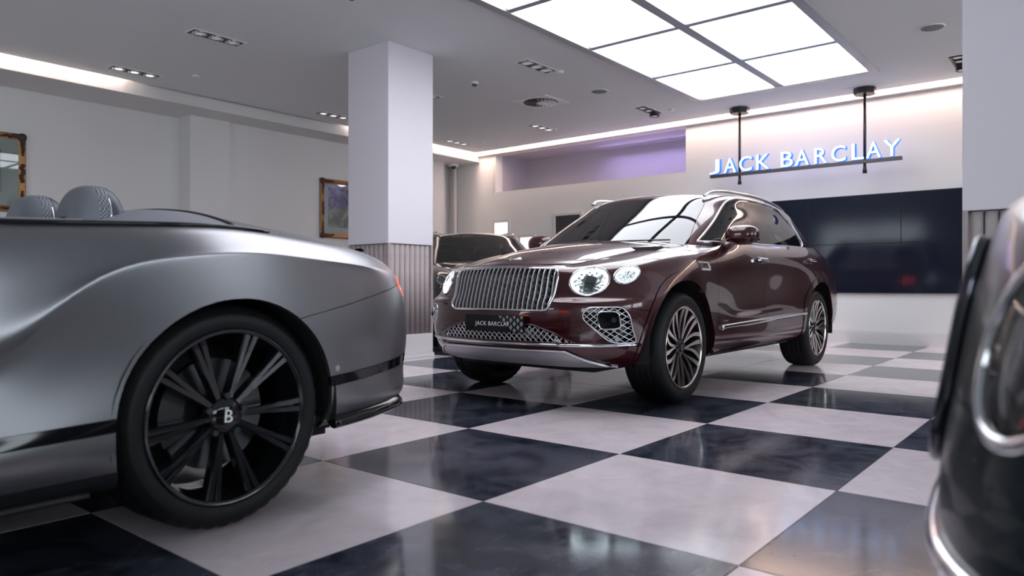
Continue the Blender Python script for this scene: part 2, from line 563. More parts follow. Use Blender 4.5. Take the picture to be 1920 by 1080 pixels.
# back wall with the long high niche
NY0, NY1, NZ0, NZ1, NXB = 3.52, 7.64, 2.69, 3.44, 10.0
struct('wall_back', MB().box(XB, XB + .2, -7, 9.2, -.05, NZ0).box(XB, XB + .2, -7, NY0, NZ0, 3.85).box(XB, XB + .2, NY1, 9.2, NZ0, 3.85)
       .box(XB, XB + .2, NY0, NY1, NZ1, 3.85), M_wall)
M_niche = mat('niche_paint', (0.52, 0.50, 0.56), 0.75, noise=0.02)
struct('wall_niche', MB().box(XB + .2, NXB, NY0, NY1, NZ0 - .1, NZ0).box(XB + .2, NXB, NY0, NY1, NZ1, NZ1 + .1)
       .box(XB + .2, NXB, NY0 - .1, NY0, NZ0 - .1, NZ1 + .1).box(XB + .2, NXB, NY1, NY1 + .1, NZ0 - .1, NZ1 + .1)
       .box(NXB, NXB + .1, NY0 - .1, NY1 + .1, NZ0 - .1, NZ1 + .1), M_niche)
struct('trim_1', MB().box(XB - .012, XB, NY1, NY1 + .06, NZ0 - .03, 3.44), M_trim)
# side wall with a pilaster and the dropped soffit
struct('wall_left', MB().box(-6, 3.2, 8.95, 9.2, -.05, 3.85).box(3.2, 3.82, 8.60, 9.2, -.05, 3.85).box(3.82, 8.55, 8.65, 9.2, -.05, 3.85)
       .box(8.55, XB, 8.95, 9.2, -.05, 3.85), M_wall)
struct('trim_2', MB().box(XB - .10, XB - .02, 8.70, 8.76, 0, 3.335), M_trim)
struct('wall_soffit', MB().box(-6, XB, 8.07, 8.945, 3.335, 3.80), M_wall)
# street side and rear of the showroom (behind the camera): shop windows
ws = MB(); wx = [(-5.2, -2.0), (-1.4, 1.8), (2.4, 5.6), (6.0, 8.6)]
ws.box(-6, XB, -7.2, -7, 3.1, 3.85)
ed = [-6] + [a for p in wx for a in p] + [XB]
for k in range(0, len(ed), 2): ws.box(ed[k], ed[k + 1], -7.2, -7, 1.0, 3.1)
struct('wall_right', ws, M_wall)
struct('added_dado', MB().box(-6, XB, -7.2, -6.99, -.05, 1.0), mat('dark_timber', (0.035, 0.028, 0.025), 0.5, noise=.3, nscale=8))  # unseen dark lower wall, added so the car sides reflect something dark
wy = [(-5.4, -2.2), (2.6, 5.8)]
wr = MB().box(-6.2, -6, -7.2, 9.2, -.05, 1.3).box(-6.2, -6, -7.2, 9.2, 2.9, 3.85)
ed = [-7.2] + [a for p in wy for a in p] + [9.2]
for k in range(0, len(ed), 2): wr.box(-6.2, -6, ed[k], ed[k + 1], 1.3, 2.9)
struct('wall_front', wr, M_wall)
M_pane = glass_mat('window_glass', (0.92, 0.96, 0.95))
wn = 1
def window(y_axis, a, b, z0, z1, at):
    global wn
    w = empty('window_%d' % wn, ((a + b) / 2, at, z0) if not y_axis else (at, (a + b) / 2, z0)); w['kind'] = 'structure'; wn += 1
    h = (b - a) / 2; t = .035
    fr = MB()
    for (p, q, r, s_) in ((-h, h, 0, .06), (-h, h, z1 - z0 - .06, z1 - z0), (-h, -h + .06, 0, z1 - z0), (h - .06, h, 0, z1 - z0), (-.03, .03, 0, z1 - z0)):
        if y_axis: fr.box(-t, t, p, q, r, s_)
        else: fr.box(p, q, -t, t, r, s_)
    fr.build('window_frame', M_black, w)
    for p, q in ((-h + .06, -.03), (.03, h - .06)):
        g = MB()
        if y_axis: g.box(-.004, .004, p, q, .06, z1 - z0 - .06)
        else: g.box(p, q, -.004, .004, .06, z1 - z0 - .06)
        g.build('pane', M_pane, w)
for a, b in wx: window(False, a, b, 1.0, 3.1, -7.1)
for a, b in wy: window(True, a, b, 1.3, 2.9, -6.1)
def portal(loc, rot, sx, sy):
    l = bpy.data.lights.new('daylight_portal', 'AREA'); l.shape = 'RECTANGLE'; l.size = sx; l.size_y = sy
    l.cycles.is_portal = True
    o = bpy.data.objects.new('daylight_portal', l); C.objects.link(o); o.location = loc; o.rotation_euler = rot
for a, b in wx: portal(((a + b) / 2, -7.3, 2.05), (PI / 2, 0, 0), b - a, 2.1)
for a, b in wy: portal((-6.3, (a + b) / 2, 2.1), (PI / 2, 0, -PI / 2), b - a, 1.6)
# baseboards
struct('baseboard_back', MB().box(XB - .018, XB, -6.9, 8.94, 0, .16).box(XB - .011, XB, -6.9, 8.94, .16, .18), M_trim)
struct('baseboard_left', MB().box(-6, 3.2, 8.93, 8.95, 0, .17).box(3.18, 3.84, 8.58, 8.60, 0, .17).box(3.82, 8.55, 8.63, 8.65, 0, .17), M_trim)
# unseen dark double door, added to darken the reflections in the SUV's side
dr = empty('door_1', (XB, -3.0, 0)); dr['kind'] = 'structure'
M_door = mat('added_door_dark', (0.022, 0.018, 0.017), 0.3, noise=.2, nscale=12)
for s_ in (-1, 1):
    MB().box(-.045, -.02, s_ * .9 - .88, s_ * .9 + .88, .01, 2.5).build('door_leaf', M_door, dr)
    for z0, z1 in ((.18, 1.05), (1.2, 2.35)):
        MB().box(-.055, -.045, s_ * .9 - .7, s_ * .9 + .7, z0, z1, .004).build('door_panel', M_door, dr)
    MB().cyl((-.10, s_ * .08, .9), (-.10, s_ * .08, 1.3), .014, n=12).build('door_handle', M_chrome, dr)
    MB().box(-.05, -.019, s_ * 1.85 - .06, s_ * 1.85 + .06, 0, 2.56).build('door_jamb', M_trim, dr)
MB().box(-.05, -.019, -1.79, 1.79, 2.5, 2.56).build('door_head', M_trim, dr)
# light slots
struct('trim_3', MB().box(8.90, XB, -6.9, 8.06, 3.44, 3.80).box(8.76, 8.90, -6.9, 8.06, 3.60, 3.61), M_slot)
def strip(name, mb, m, label):
    o = mb.build(name, m); tag(o, label, 'light strip'); return o
strip('light_strip', MB().box(8.765, 8.895, -6.5, 8.02, 3.476, 3.49), M_led, 'long warm light strip in the ceiling slot along the sign wall')
strip('light_strip', MB().box(-4.0, 2.0, 7.98, 8.06, 3.61, 3.62), M_led_soft, 'warm light strip in the slot above the gilt framed car picture')
strip('light_strip', MB().box(5.7, 8.75, 7.98, 8.06, 3.61, 3.62), M_led_soft, 'warm light strip in the slot above the parked black car')
struct('trim_4', MB().box(-6, 8.8, 7.96, 8.07, 3.62, 3.64), M_slot)

# pillars: plain upper shaft, fluted timber cladding below, stone plinth
def pillar(name, x0, x1, y0, y1):
    p = empty(name, ((x0 + x1) / 2, (y0 + y1) / 2, 0)); p['kind'] = 'structure'
    hx, hy = (x1 - x0) / 2, (y1 - y0) / 2
    MB().box(-hx, hx, -hy, hy, 1.28, CEIL, 0.004).build('shaft', M_pillar, p)
    MB().box(-hx + .045, hx - .045, -hy + .045, hy - .045, .2, 1.28).build('core', M_batten, p)
    MB().box(-hx - .012, hx + .012, -hy - .012, hy + .012, 0, .05, .004).box(-hx, hx, -hy, hy, .05, .27, .004).build('plinth', M_trim, p)
    def batten_mesh(w):
        mb = MB(); pr = []
        n = 8
        for k in range(n + 1):
            a = PI * k / n; pr.append((-w / 2 * math.cos(a), .034 * math.sin(a) ** .7))
        pr = [(-w / 2, 0)] + pr[1:-1] + [(w / 2, 0)]
        mb.prism(pr, .27, 1.272, 'z'); mb.sm = [True] * len(mb.sm); mb.sm[0] = mb.sm[1] = False
        me = mb.mesh('batten'); me.materials.append(M_batten); return me
    nb = 8; w = 2 * (hx - .035) / nb; me = batten_mesh(w * .96)
    for k in range(nb):
        xx = -hx + .035 + w * (k + .5)
        link('batten', me, None, p, (xx, -hy + .045, 0), (0, 0, PI)); link('batten', me, None, p, (xx, hy - .045, 0))
    w2 = 2 * (hy - .035) / nb; me2 = batten_mesh(w2 * .96)
    for k in range(nb):
        yy = -hy + .035 + w2 * (k + .5)
        link('batten', me2, None, p, (-hx + .045, yy, 0), (0, 0, PI / 2)); link('batten', me2, None, p, (hx - .045, yy, 0), (0, 0, -PI / 2))
    MB().box(-hx, -hx + .03, -hy, -hy + .03, .27, 1.28).box(hx - .03, hx, -hy, -hy + .03, .27, 1.28).box(-hx, -hx + .03, hy - .03, hy, .27, 1.28).box(hx - .03, hx, hy - .03, hy, .27, 1.28).build('corner_post', M_batten, p)
    return p
pillar('pillar', 3.174, 3.851, 4.19, 4.88)
pillar('pillar', 3.174, 3.851, -1.83, -1.145)

# glowing ceiling panels
lb = empty('ceiling_light_box', ((LBX0 + LBX1) / 2, (LBY0 + LBY1) / 2, CEIL))
tag(lb, 'large rectangular grid of glowing white panels set into the ceiling', 'ceiling light')
M_diff = mat('diffuser', (0.55, 0.55, 0.57), 0.06, emit=(0.90, 0.93, 1.0), estr=3.1, spec=0.5)
lbc = lb.location
rows = [7.66, 6.28, 4.80, 3.35, 1.90, 0.48]
cols_ = [LBY0 + .04, 1.53, LBY1 - .04]
for a in range(5):
    for b in range(2):
        x1, x0 = rows[a] - .025, rows[a + 1] + .025; y0, y1 = cols_[b] + .03, cols_[b + 1] - .03
        MB().box(x0 - lbc.x, x1 - lbc.x, y0 - lbc.y, y1 - lbc.y, .002, .02).build('light_panel', M_diff, lb)

for x in rows[1:-1]: MB().box(x - .04 - lbc.x, x + .04 - lbc.x, LBY0 - lbc.y, LBY1 - lbc.y, -.012, .03).build('cross_bar', M_grey_metal, lb)

MB().box(LBX0 - lbc.x, LBX1 - lbc.x, 1.475 - lbc.y, 1.585 - lbc.y, -.0125, .03).build('centre_bar', M_grey_metal, lb)
o = MB()
for x0, x1, y0, y1 in ((LBX0 - .05, LBX1 + .05, LBY0 - .05, LBY0 + .05), (LBX0 - .05, LBX1 + .05, LBY1 - .05, LBY1 + .05), (LBX0 - .05, LBX0 + .05, LBY0 + .05, LBY1 - .05), (LBX1 - .05, LBX1 + .05, LBY0 + .05, LBY1 - .05)):
    o.box(x0 - lbc.x, x1 - lbc.x, y0 - lbc.y, y1 - lbc.y, -.02, .03)
o.build('outer_frame', mat('frame_metal', (0.42, 0.44, 0.46), 0.35, 0.3), lb)
MB().box(LBX0 - lbc.x, LBX1 - lbc.x, LBY0 - lbc.y, LBY1 - lbc.y, .05, .08).build('housing', M_white_plate, lb)
# ------------------------------------------------------------------ car materials
M_burg = mat('burgundy_paint', (0.042, 0.0026, 0.0052), 0.26, 0.35, coat=1.0, coat_rough=0.015, noise=0.04, nscale=40)
M_silver = mat('satin_silver_paint', (0.26, 0.255, 0.275), 0.31, 0.9, noise=0.02, nscale=50)
M_greenp = mat('dark_green_paint', (0.002, 0.014, 0.020), 0.30, 0.0, coat=0.25, coat_rough=0.03, noise=0.04, nscale=40, spec=0.2)
M_blackp = mat('black_paint', (0.012, 0.011, 0.010), 0.25, 0.3, coat=1.0, coat_rough=0.02, noise=0.04, nscale=40)
M_gblack = mat('gloss_black', (0.006, 0.006, 0.008), 0.08, noise=0.1)
M_sblack = mat('satin_black', (0.012, 0.012, 0.014), 0.45, noise=0.2, nscale=30)
M_void = mat('underbody_black', (0.006, 0.006, 0.007), 0.8, noise=0.2)
M_rubber = mat('tyre_rubber', (0.006, 0.0065, 0.008), 0.55, noise=0.15, nscale=30, spec=0.3)
M_pol = mat('polished_alloy', (0.70, 0.66, 0.63), 0.16, 1.0, noise=0.03)
M_darkalloy = mat('dark_alloy', (0.05, 0.045, 0.045), 0.3, 0.8, noise=0.1)
M_blkalloy = mat('black_alloy', (0.008, 0.009, 0.012), 0.14, 0.3, coat=0.6, noise=0.1)
M_alu = mat('satin_aluminium', (0.46, 0.45, 0.49), 0.40, 0.35, noise=0.03)
M_disc = mat('brake_steel', (0.06, 0.06, 0.065), 0.35, 0.9, noise=0.1)
M_wind = glass_mat('windscreen_glass', (0.80, 0.90, 0.88), ior=1.85)
M_tint = glass_mat('tinted_glass', (0.16, 0.17, 0.17), ior=1.6)
M_lens = glass_mat('lamp_glass', (0.93, 0.95, 0.96), ior=1.4)
M_crys = mat('lamp_crystal', (0.80, 0.83, 0.85), 0.10, 0.9, emit=(0.85, 0.93, 1.0), estr=0.03, noise=0.2, nscale=60)
M_crys_off = mat('lamp_crystal_off', (0.45, 0.48, 0.50), 0.12, 0.9, noise=0.3, nscale=60)
M_drl = mat('daylight_ring', (1, 1, 1), 0.3, emit=(0.85, 0.95, 1.0), estr=3.5)
M_red = mat('tail_lamp_red', (0.25, 0.01, 0.012), 0.12, coat=1.0, emit=(1.0, 0.08, 0.03), estr=2.0)
M_leather = mat('dark_leather', (0.050, 0.052, 0.050), 0.5, noise=0.2, nscale=20)
M_letter = mat('white_lettering', (0.75, 0.75, 0.78), 0.4, emit=(1, 1, 1), estr=0.02)
M_diam = mat('grey_diamonds', (0.30, 0.31, 0.33), 0.4)

FRONT = Matrix(((0, 0, -1, 0), (-1, 0, 0, 0), (0, 1, 0, 0), (0, 0, 0, 1)))   # text facing -x
def side_matrix(sgn):                                                        # text facing sgn*y
    return Matrix(((-sgn, 0, 0, 0), (0, 0, sgn, 0), (0, 1, 0, 0), (0, 0, 0, 1)))

# ------------------------------------------------------------------ wheels (axis y, outer face towards -y)
def tyre_mesh(R, rim, w, nt=132):
    prof = [(rim - .004, -.004), (rim + .006, .002), (rim + .02, .006), ((R + rim) / 2 + .004, .012), (R - .03, .004), (R - .012, -.012), (R - .003, -.03)]
    k = len(prof)
    for g in range(4):
        a = -.05 - (w - .10) * (g + .5) / 4
        prof += [(R, a + .012), (R, a + .005), (R - .008, a + .004), (R - .008, a - .004), (R, a - .005), (R, a - .012)]
    prof += [(R - .003, -w + .03), (R - .012, -w + .012), (R - .03, -w - .004), (rim + .03, -w - .006), (rim - .01, -w + .01)]
    mb = MB(); mb.lathe([(r, -h) for r, h in prof], nt, 'y')
    m = len(prof)
    for i in range(nt):
        if i % 3 == 0:
            for j, (r, h) in enumerate(prof):
                if r > R - .014 and (j < k + 3 or j > m - 9):
                    x, y, z = mb.v[i * m + j]; q = (r - .0045) / r; mb.v[i * m + j] = (x * q, y, z * q)
    me = mb.mesh('tyre'); me.materials.append(M_rubber); return me

def spoke_blade(mb, r0, r1, th, wd, yf, tk, n=12, chamfer=.25):
    """blade from hub to rim; th(r) angle, wd(r) width, yf(r) face height (towards -y)"""
    vs = []
    for i in range(n + 1):
        r = r0 + (r1 - r0) * i / n; a = th(r); w = wd(r) / 2; y = yf(r)
        er = Vector((math.cos(a), 0, math.sin(a))); et = Vector((-math.sin(a), 0, math.cos(a)))
        c = er * r
        for k, yy in ((-1, y + tk), (-1, y + .006), (-(1 - chamfer), y), ((1 - chamfer), y), (1, y + .006), (1, y + tk)):
            p = c + et * (w * k); vs.append((p.x, yy, p.z))
    fs = []; lab = []
    for i in range(n):
        for k in range(5):
            fs.append((i * 6 + k, i * 6 + k + 1, (i + 1) * 6 + k + 1, (i + 1) * 6 + k)); lab.append(0 if k == 2 else 1)
    fs.append(tuple(range(6))); fs.append(tuple(n * 6 + k for k in range(6))); lab += [1, 1]
    mb.add(vs, fs, False); return lab

def make_wheel(style, R, rim_r, w):
    """returns a list of (name, mesh) with the first the barrel"""
    out = []
    b = MB()
    prof = [(rim_r + .004, .002), (rim_r + .006, -.004), (rim_r - .004, -.008), (rim_r - .012, .004), (rim_r - .016, .03), (rim_r - .03, .06), (rim_r - .035, .12), (rim_r - .03, w - .03), (rim_r, w - .01)]
    b.lathe(prof, 96, 'y')
    me = b.mesh('rim_barrel'); me.materials.append(M_darkalloy if style == 'suv' else M_blkalloy); out.append(('wheel', me))
    out.append(('tyre', tyre_mesh(R, rim_r, w)))
    lip = MB().lathe([(rim_r + .003, -.003), (rim_r + .002, -.007), (rim_r - .007, -.007), (rim_r - .012, .002)], 96, 'y').mesh('rim_lip')
    lip.materials.append(M_pol if style == 'suv' else M_blkalloy); out.append(('rim_lip', lip))
    if style == 'suv':
        n = 10
        for k in range(n):
            a0 = 2 * PI * k / n
            mb = MB(); lab = []
            for sg in (-1, 1):
                th = lambda r, sg=sg: a0 + sg * (0.045 + 0.175 * max(0, (r - .06) / .21) ** 1.15) + 0.10 * math.sin(PI * (r - .05) / .24)
                wd = lambda r: .0165 + .029 * max(0, (r - .05) / .22) ** 1.5
                yf = lambda r: .030 - .030 * max(0, (r - .05) / (rim_r - .05)) ** 1.3
                lab += spoke_blade(mb, .048, rim_r - .004, th, wd, yf, .030)
            me = mb.mesh('spoke', False); me.materials.append(M_pol); me.materials.append(M_darkalloy)
            me.polygons.foreach_set('material_index', lab); out.append(('spoke', me))
        capm, capc = M_gblack, M_pol
    else:
        n = 10
        for k in range(n):
            a0 = 2 * PI * (k + .25) / n + (0.045 if k % 2 else -0.045)
            mb = MB(); lab = []
            for sg in (-1, 1):
                th = lambda r, sg=sg: a0 + sg * (0.030 + 0.05 * ((r - .05) / .22)) * (.09 / r) ** .35
                wd = lambda r: .016 + .010 * ((r - .05) / .22)
                yf = lambda r: .034 - .034 * max(0, (r - .05) / (rim_r - .05)) ** 1.1
                lab += spoke_blade(mb, .048, rim_r - .004, th, wd, yf, .04, chamfer=.35)
            th = lambda r: a0
            lab += spoke_blade(mb, .05, rim_r - .03, th, lambda r: .02 + .02 * (r / .28), lambda r: yf(r) + .014, .02)
            me = mb.mesh('spoke', False); me.materials.append(M_blkalloy); out.append(('spoke', me))
        capm, capc = M_gblack, M_white_plate
    hub = MB().lathe([(0.001, .018), (.036, .018), (.042, .022), (.058, .026), (.064, .036), (.064, .07)], 40, 'y').mesh('hub')
    hub.materials.append(capm); out.append(('hub_cap', hub))
    for k in range(5):
        a = 2 * PI * (k + .3) / 5
        p = (.052 * math.cos(a), 0, .052 * math.sin(a)) if style == 'suv' else (.068 * math.cos(a), 0, .068 * math.sin(a))
        lm = MB().cyl((p[0], .02, p[2]), (p[0], .05, p[2]), .010, n=12).mesh('lug_nut'); lm.materials.append(M_sblack); out.append(('lug_nut', lm))
    t = text_mesh('B', .062, .002)
    t.transform(Matrix(((1, 0, 0, 0), (0, 0, -1, .0155), (0, 1, 0, -.022), (0, 0, 0, 1))))
    t.materials.clear(); t.materials.append(capc); out.append(('emblem', t))
    d = MB().lathe([(.06, .11), (.19, .11), (.19, .14), (.06, .14), (.06, .11)], 64, 'y', smooth=False).mesh('brake_disc'); d.materials.append(M_disc); out.append(('brake_disc', d))
    cp = MB()
    for i in range(9):
        pass
    a0, a1 = 2.6, 3.7
    g = [[(r * math.cos(a0 + (a1 - a0) * i / 10), y, r * math.sin(a0 + (a1 - a0) * i / 10)) for r, y in ((.12, .09), (.205, .09), (.205, .16), (.12, .16), (.12, .09))] for i in range(11)]
    cp.grid(g, smooth=False); c = cp.mesh('brake_caliper'); c.materials.append(M_sblack); out.append(('brake_caliper', c))
    return out

def place_wheel(parts, car, x, y, z, side, spin=0.0):
    """side -1: outer face to -y"""
    root = None
    for nm, me in parts:
        o = bpy.data.objects.new(nm, me); C.objects.link(o)
        if root is None:
            root = o; o.parent = car; o.location = (x, y, z); o.rotation_euler = (0, spin, 0 if side < 0 else PI)
            if side > 0: o.rotation_euler = (0, spin, PI)
        else: o.parent = root
    return root

def wheel_well(car, x, z, r, y0, y1):
    for sg in (-1, 1):
        mb = MB(); g = []
        for i in range(25):
            a = -.16 + (PI + .32) * i / 24
            g.append([(x + r * math.cos(a), sg * yy, z + r * math.sin(a)) for yy in (y1, y0)])
        mb.grid(g)
        n = len(g)
        mb.add([q[1] for q in g], [tuple(range(n))])
        mb.build('wheel_well', M_void, car)

def conform_tube(sh, pts, fn, r, rx, off, closed=False, n=8):
    P = []; U = []
    for a, b in pts:
        p, nn = fn(a, b); P.append(p + nn * off); U.append(nn)
    return MB().tube(P, r, n, closed, U, rx)

def lattice(sh, poly, sp, ang, r, off, step=.05):
    mb = MB()
    cx = sum(p[0] for p in poly) / len(poly); cy = sum(p[1] for p in poly) / len(poly)
    for a in (ang, -ang):
        d = (math.cos(a), math.sin(a)); nrm = (-d[1], d[0])
        for k in range(-60, 61):
            q = (cx + nrm[0] * sp * k, cy + nrm[1] * sp * k); cl = clip_line(poly, q, d)
            if not cl or cl[1] - cl[0] < .008: continue
            m = max(1, int((cl[1] - cl[0]) / step)); pts = []; U = []
            for i in range(m + 1):
                t = cl[0] + (cl[1] - cl[0]) * i / m; p, n = sh.fx(q[0] + d[0] * t, q[1] + d[1] * t); pts.append(p + n * off); U.append(n)
            mb.tube(pts, r, 4, False, U)
    return mb

def lamp(sh, car, cy, cz, ry, rz, tagname, big):
    ax = Vector(); R0 = []
    K = 40
    for i in range(K):
        a = 2 * PI * i / K; p, n = sh.fx(cy + ry * math.cos(a), cz + rz * math.sin(a)); R0.append((p, n)); ax += n
    ax.normalize(); ctr = sum((p for p, n in R0), Vector()) / K
    g = []
    rnd = random.Random(5)
    for j, (sc_, dp) in enumerate(((1.0, .0), (.93, .02), (.86, .03), (.72, .036), (.55, .045), (.36, .058), (.18, .062), (.01, .064))):
        row = []
        for i in range(K):
            p = ctr + (R0[i][0] - ctr) * sc_ - ax * (dp * (1 if big else .7) + (rnd.uniform(-.006, .006) if 1 < j < 7 else 0)); row.append(tuple(p))
        g.append(row)
    mb = MB(); mb.grid(np.swapaxes(np.array(g), 0, 1), False, True)
    lm = mb.build('headlamp', M_crys, car)
    MB().tube([p + n * .003 for p, n in R0], .007, 8, True, [n for p, n in R0], .008).build('bezel', mat('bezel_chrome', (0.75, 0.76, 0.78), 0.12, 1.0), lm)
    MB().tube([ctr + (p - ctr) * .88 - ax * .018 for p, n in R0], .006 if big else .005, 8, True).build('light_ring', M_drl, lm)
    if big:
        t = Vector((0, 1, 0)) - ax * ax.y; t.normalize(); u = ax.cross(t); u = -u if u.z < 0 else u
        mb = MB()
        for du, dv, w, h in ((-.018, .028, .015, .026), (.018, .028, .015, .026), (0, -.026, .030, .014)):
            c = ctr - ax * .035 + t * du + u * dv
            vs = [c + t * (w * a) + u * (h * b) + ax * e for e in (-.03, .012) for a, b in ((-1, -1), (1, -1), (1, 1), (-1, 1))]
            mb.add(vs, [(4, 5, 6, 7), (0, 1, 5, 4), (1, 2, 6, 5), (2, 3, 7, 6), (3, 0, 4, 7)])
        mb.build('projector', M_sblack, lm)
    l = sh.panel(tagname, M_lens, car, 'lamp_lens', off=.002, gap=.004, depth=.004)
    l.parent = lm

# ------------------------------------------------------------------ the large SUV
WBS = 3.06; HUB = .385
def suv():
    car = empty('sport_utility_car', (2.60, 1.395, 0), 0.004)
    tag(car, 'large burgundy SUV with chrome grille and lit round headlamps beside the fluted pillar', 'car')
    Z0 = [.29, .345, .44, .56, .69, .765, .89, .94, .965]
    def col(xs, ys, zs): return [(x, y, z) for x, y, z in zip(xs, ys if hasattr(ys, '__len__') else [ys] * 9, zs)]
    cols = [
        col([-.74, -.86, -.905, -.92, -.906, -.886, -.845, -.815, -.775], 0, Z0),
        col([-.73, -.845, -.89, -.905, -.892, -.870, -.83, -.80, -.755], [.28, .28, .285, .285, .285, .28, .28, .275, .27], [.29, .345, .44, .56, .69, .762, .89, .938, .962]),
        col([-.70, -.80, -.845, -.858, -.848, -.803, -.775, -.74, -.69], [.50, .52, .53, .53, .53, .52, .51, .49, .455], [.29, .345, .44, .56, .700, .752, .885, .932, .955]),
        col([-.60, -.70, -.745, -.758, -.748, -.698, -.645, -.57, -.47], [.68, .71, .72, .727, .732, .718, .70, .65, .505], [.29, .345, .44, .56, .700, .752, .89, .96, .992]),
        col([-.48, -.54, -.58, -.602, -.598, -.552, -.47, -.37, -.22], [.80, .85, .87, .882, .888, .866, .835, .76, .545], [.29, .345, .44, .56, .705, .760, .905, .99, 1.037]),
        col([-.36, -.37, -.38, -.39, -.39, -.365, -.29, -.18, .0], [.87, .92, .945, .951, .949, .935, .895, .81, .58], [.30, .345, .44, .56, .715, .785, .93, 1.025, 1.077]),
        col([0, 0, 0, 0, 0, .02, .05, .11, .24], [.90, .955, .985, .985, .985, .975, .945, .86, .61], [.30, .35, .45, .58, .72, .85, .965, 1.06, 1.115]),
        col([.45] * 7 + [.46, .48], [.89, .94, .97, .965, .96, .955, .935, .875, .675], [.295, .33, .42, .56, .72, .87, .985, 1.08, 1.14]),
        col([.95] * 8 + [.90], [.88, .94, .970, .957, .922, .940, .94, .915, .848], [.295, .33, .42, .555, .66, .88, .995, 1.08, 1.155]),
        col([1.65] * 9, [.88, .94, .970, .957, .920, .940, .945, .925, .87], [.295, .33, .42, .56, .67, .88, 1.0, 1.09, 1.175]),
        col([2.35] * 9, [.88, .94, .972, .968, .945, .960, .965, .94, .875], [.295, .33, .42, .57, .68, .88, 1.0, 1.10, 1.195]),
        col([3.06] * 9, [.88, .95, .99, .995, 1.0, 1.0, .985, .94, .855], [.30, .35, .45, .58, .72, .86, .98, 1.10, 1.21]),
        col([3.55] * 9, [.86, .93, .965, .975, .975, .97, .945, .895, .80], [.32, .38, .47, .58, .72, .86, .98, 1.10, 1.215]),
        col([3.92, 3.98, 4.00, 4.01, 4.00, 3.97, 3.93, 3.88, 3.80], [.78, .84, .87, .88, .88, .87, .84, .78, .69], [.36, .41, .49, .58, .72, .86, .98, 1.10, 1.21]),
        col([4.10, 4.17, 4.21, 4.22, 4.20, 4.16, 4.11, 4.05, 3.96], [.60, .65, .67, .68, .68, .67, .65, .60, .53], [.38, .43, .50, .58, .72, .86, .98, 1.10, 1.20]),
        col([4.17, 4.24, 4.29, 4.30, 4.27, 4.23, 4.18, 4.11, 4.02], [.30, .33, .34, .34, .34, .34, .33, .31, .28], [.38, .43, .50, .58, .72, .86, .98, 1.10, 1.20]),
        col([4.19, 4.26, 4.31, 4.32, 4.29, 4.25, 4.19, 4.12, 4.03], 0, [.38, .43, .50, .58, .72, .86, .98, 1.10, 1.20]),
    ]
    E, N = dense_loop(cols, 340, 46)
    sh = Shell(E, N)
    front = lambda c: c.x < -.25
    # openings and lamps
    G = roundpoly([(-.455, .926), (0, .944), (.455, .926), (.43, .655), (-.43, .655)], [.06, .3, .06, .05, .05])
    LG = [(-.60, .447), (-.47, .51), (-.31, .562), (.31, .562), (.47, .51), (.60, .447)]
    sh.cut(G, 'x', 'grille', front)
    sh.cut(LG, 'x', 'lower_grille', front)
    for sg in (-1, 1):
        s = 'L' if sg > 0 else 'R'
        sh.cut(ell(sg * .632, .845, .105, .092, 30), 'x', 'lamp' + s, front)
        sh.cut(ell(sg * .803, .888, .050, .056, 26), 'x', 'lampb' + s, front)
        IN = roundpoly([(sg * .665, .678), (sg * .850, .682), (sg * .880, .630), (sg * .890, .452), (sg * .79, .450), (sg * .640, .615)], [.03, .04, .03, .02, .04, .04])
        sh.cut(IN, 'x', 'intake' + s, front)
        for xw, nm in ((0, 'F'), (WBS, 'B')):
            sd = lambda c, sg=sg: c.y * sg > .5
            sh.cut(ell(xw, HUB, .535, .535, 40), 'y', 'arch' + nm + s, sd, over=('',))
            sh.cut(ell(xw, HUB, .470, .470, 40), 'y', 'hole', sd, over=('arch' + nm + s,))
        sd = lambda c, sg=sg: c.y * sg > .5
        sh.cut([(.60, .40), (1.63, .40), (1.66, 1.3), (.62, 1.3)], 'y', 'front_door' + s, sd, over=('',))
        sh.cut([(1.63, .40), (2.45, .40), (2.93, .93), (2.95, 1.3), (1.66, 1.3)], 'y', 'rear_door' + s, sd, over=('',))
    sh.cut([(-.53, .398), (.53, .398), (.76, .283), (-.76, .283)], 'x', 'skid_plate', front, over=('',))
    sh.cut([(-1.3, .1), (-.05, .1), (-.05, .60), (-1.3, .765)], 'y', 'front_bumper', lambda c: c.x < -.05, over=('',))
    sh.cut([(3.2, .1), (4.7, .1), (4.7, .66), (3.2, .60)], 'y', 'rear_bumper', lambda c: c.x > 3.2, over=('',))
    for sg in (-1, 1):
        sh.cut(ell(sg * .74, .90, .10, .07, 20), 'x', 'tail_lamp' + ('L' if sg > 0 else 'R'), lambda c: c.x > 3.6, over=('',))
    sh.cut(roundpoly([(-.60, .70), (.60, .70), (.50, 1.3), (-.50, 1.3)], .05), 'x', 'tailgate', lambda c: c.x > 3.6, over=('',))
    sh.retag(lambda c: ('front_fender' if c.x < 1.2 and c.z > .0 and not (c.x > .4 and c.z < .405) else 'sill' if c.z < .405 and c.x < 2.7 else 'rear_quarter') + ('L' if c.y > 0 else 'R'))
    body = M_burg
    names = [('front_bumper', 'front_bumper'), ('rear_bumper', 'rear_bumper'), ('tailgate', 'tailgate')]
    for s in 'LR':
        names += [(k + s, k) for k in ('front_door', 'rear_door', 'front_fender', 'sill', 'rear_quarter')]
    P = {}
    for nm, part in names: P[nm] = sh.panel(nm, body, car, part)
    for s in 'LR':
        for k in 'FB': sh.panel('arch' + k + s, body, car, 'wheel_arch_trim', off=.007, depth=.03, gap=.001)
    sk = sh.panel('skid_plate', M_alu, car, 'skid_plate', off=.012, depth=.03); sk['label'] = 'brushed silver skid plate under the bumper'
    conform_tube(sh, densify([(-.755, .287), (-.53, .396), (.53, .396), (.755, .287)], .03, False), sh.fx, .009, .008, .014).build('skid_edge', mat('bright_alu', (.66, .65, .69), .3, .6), sk)
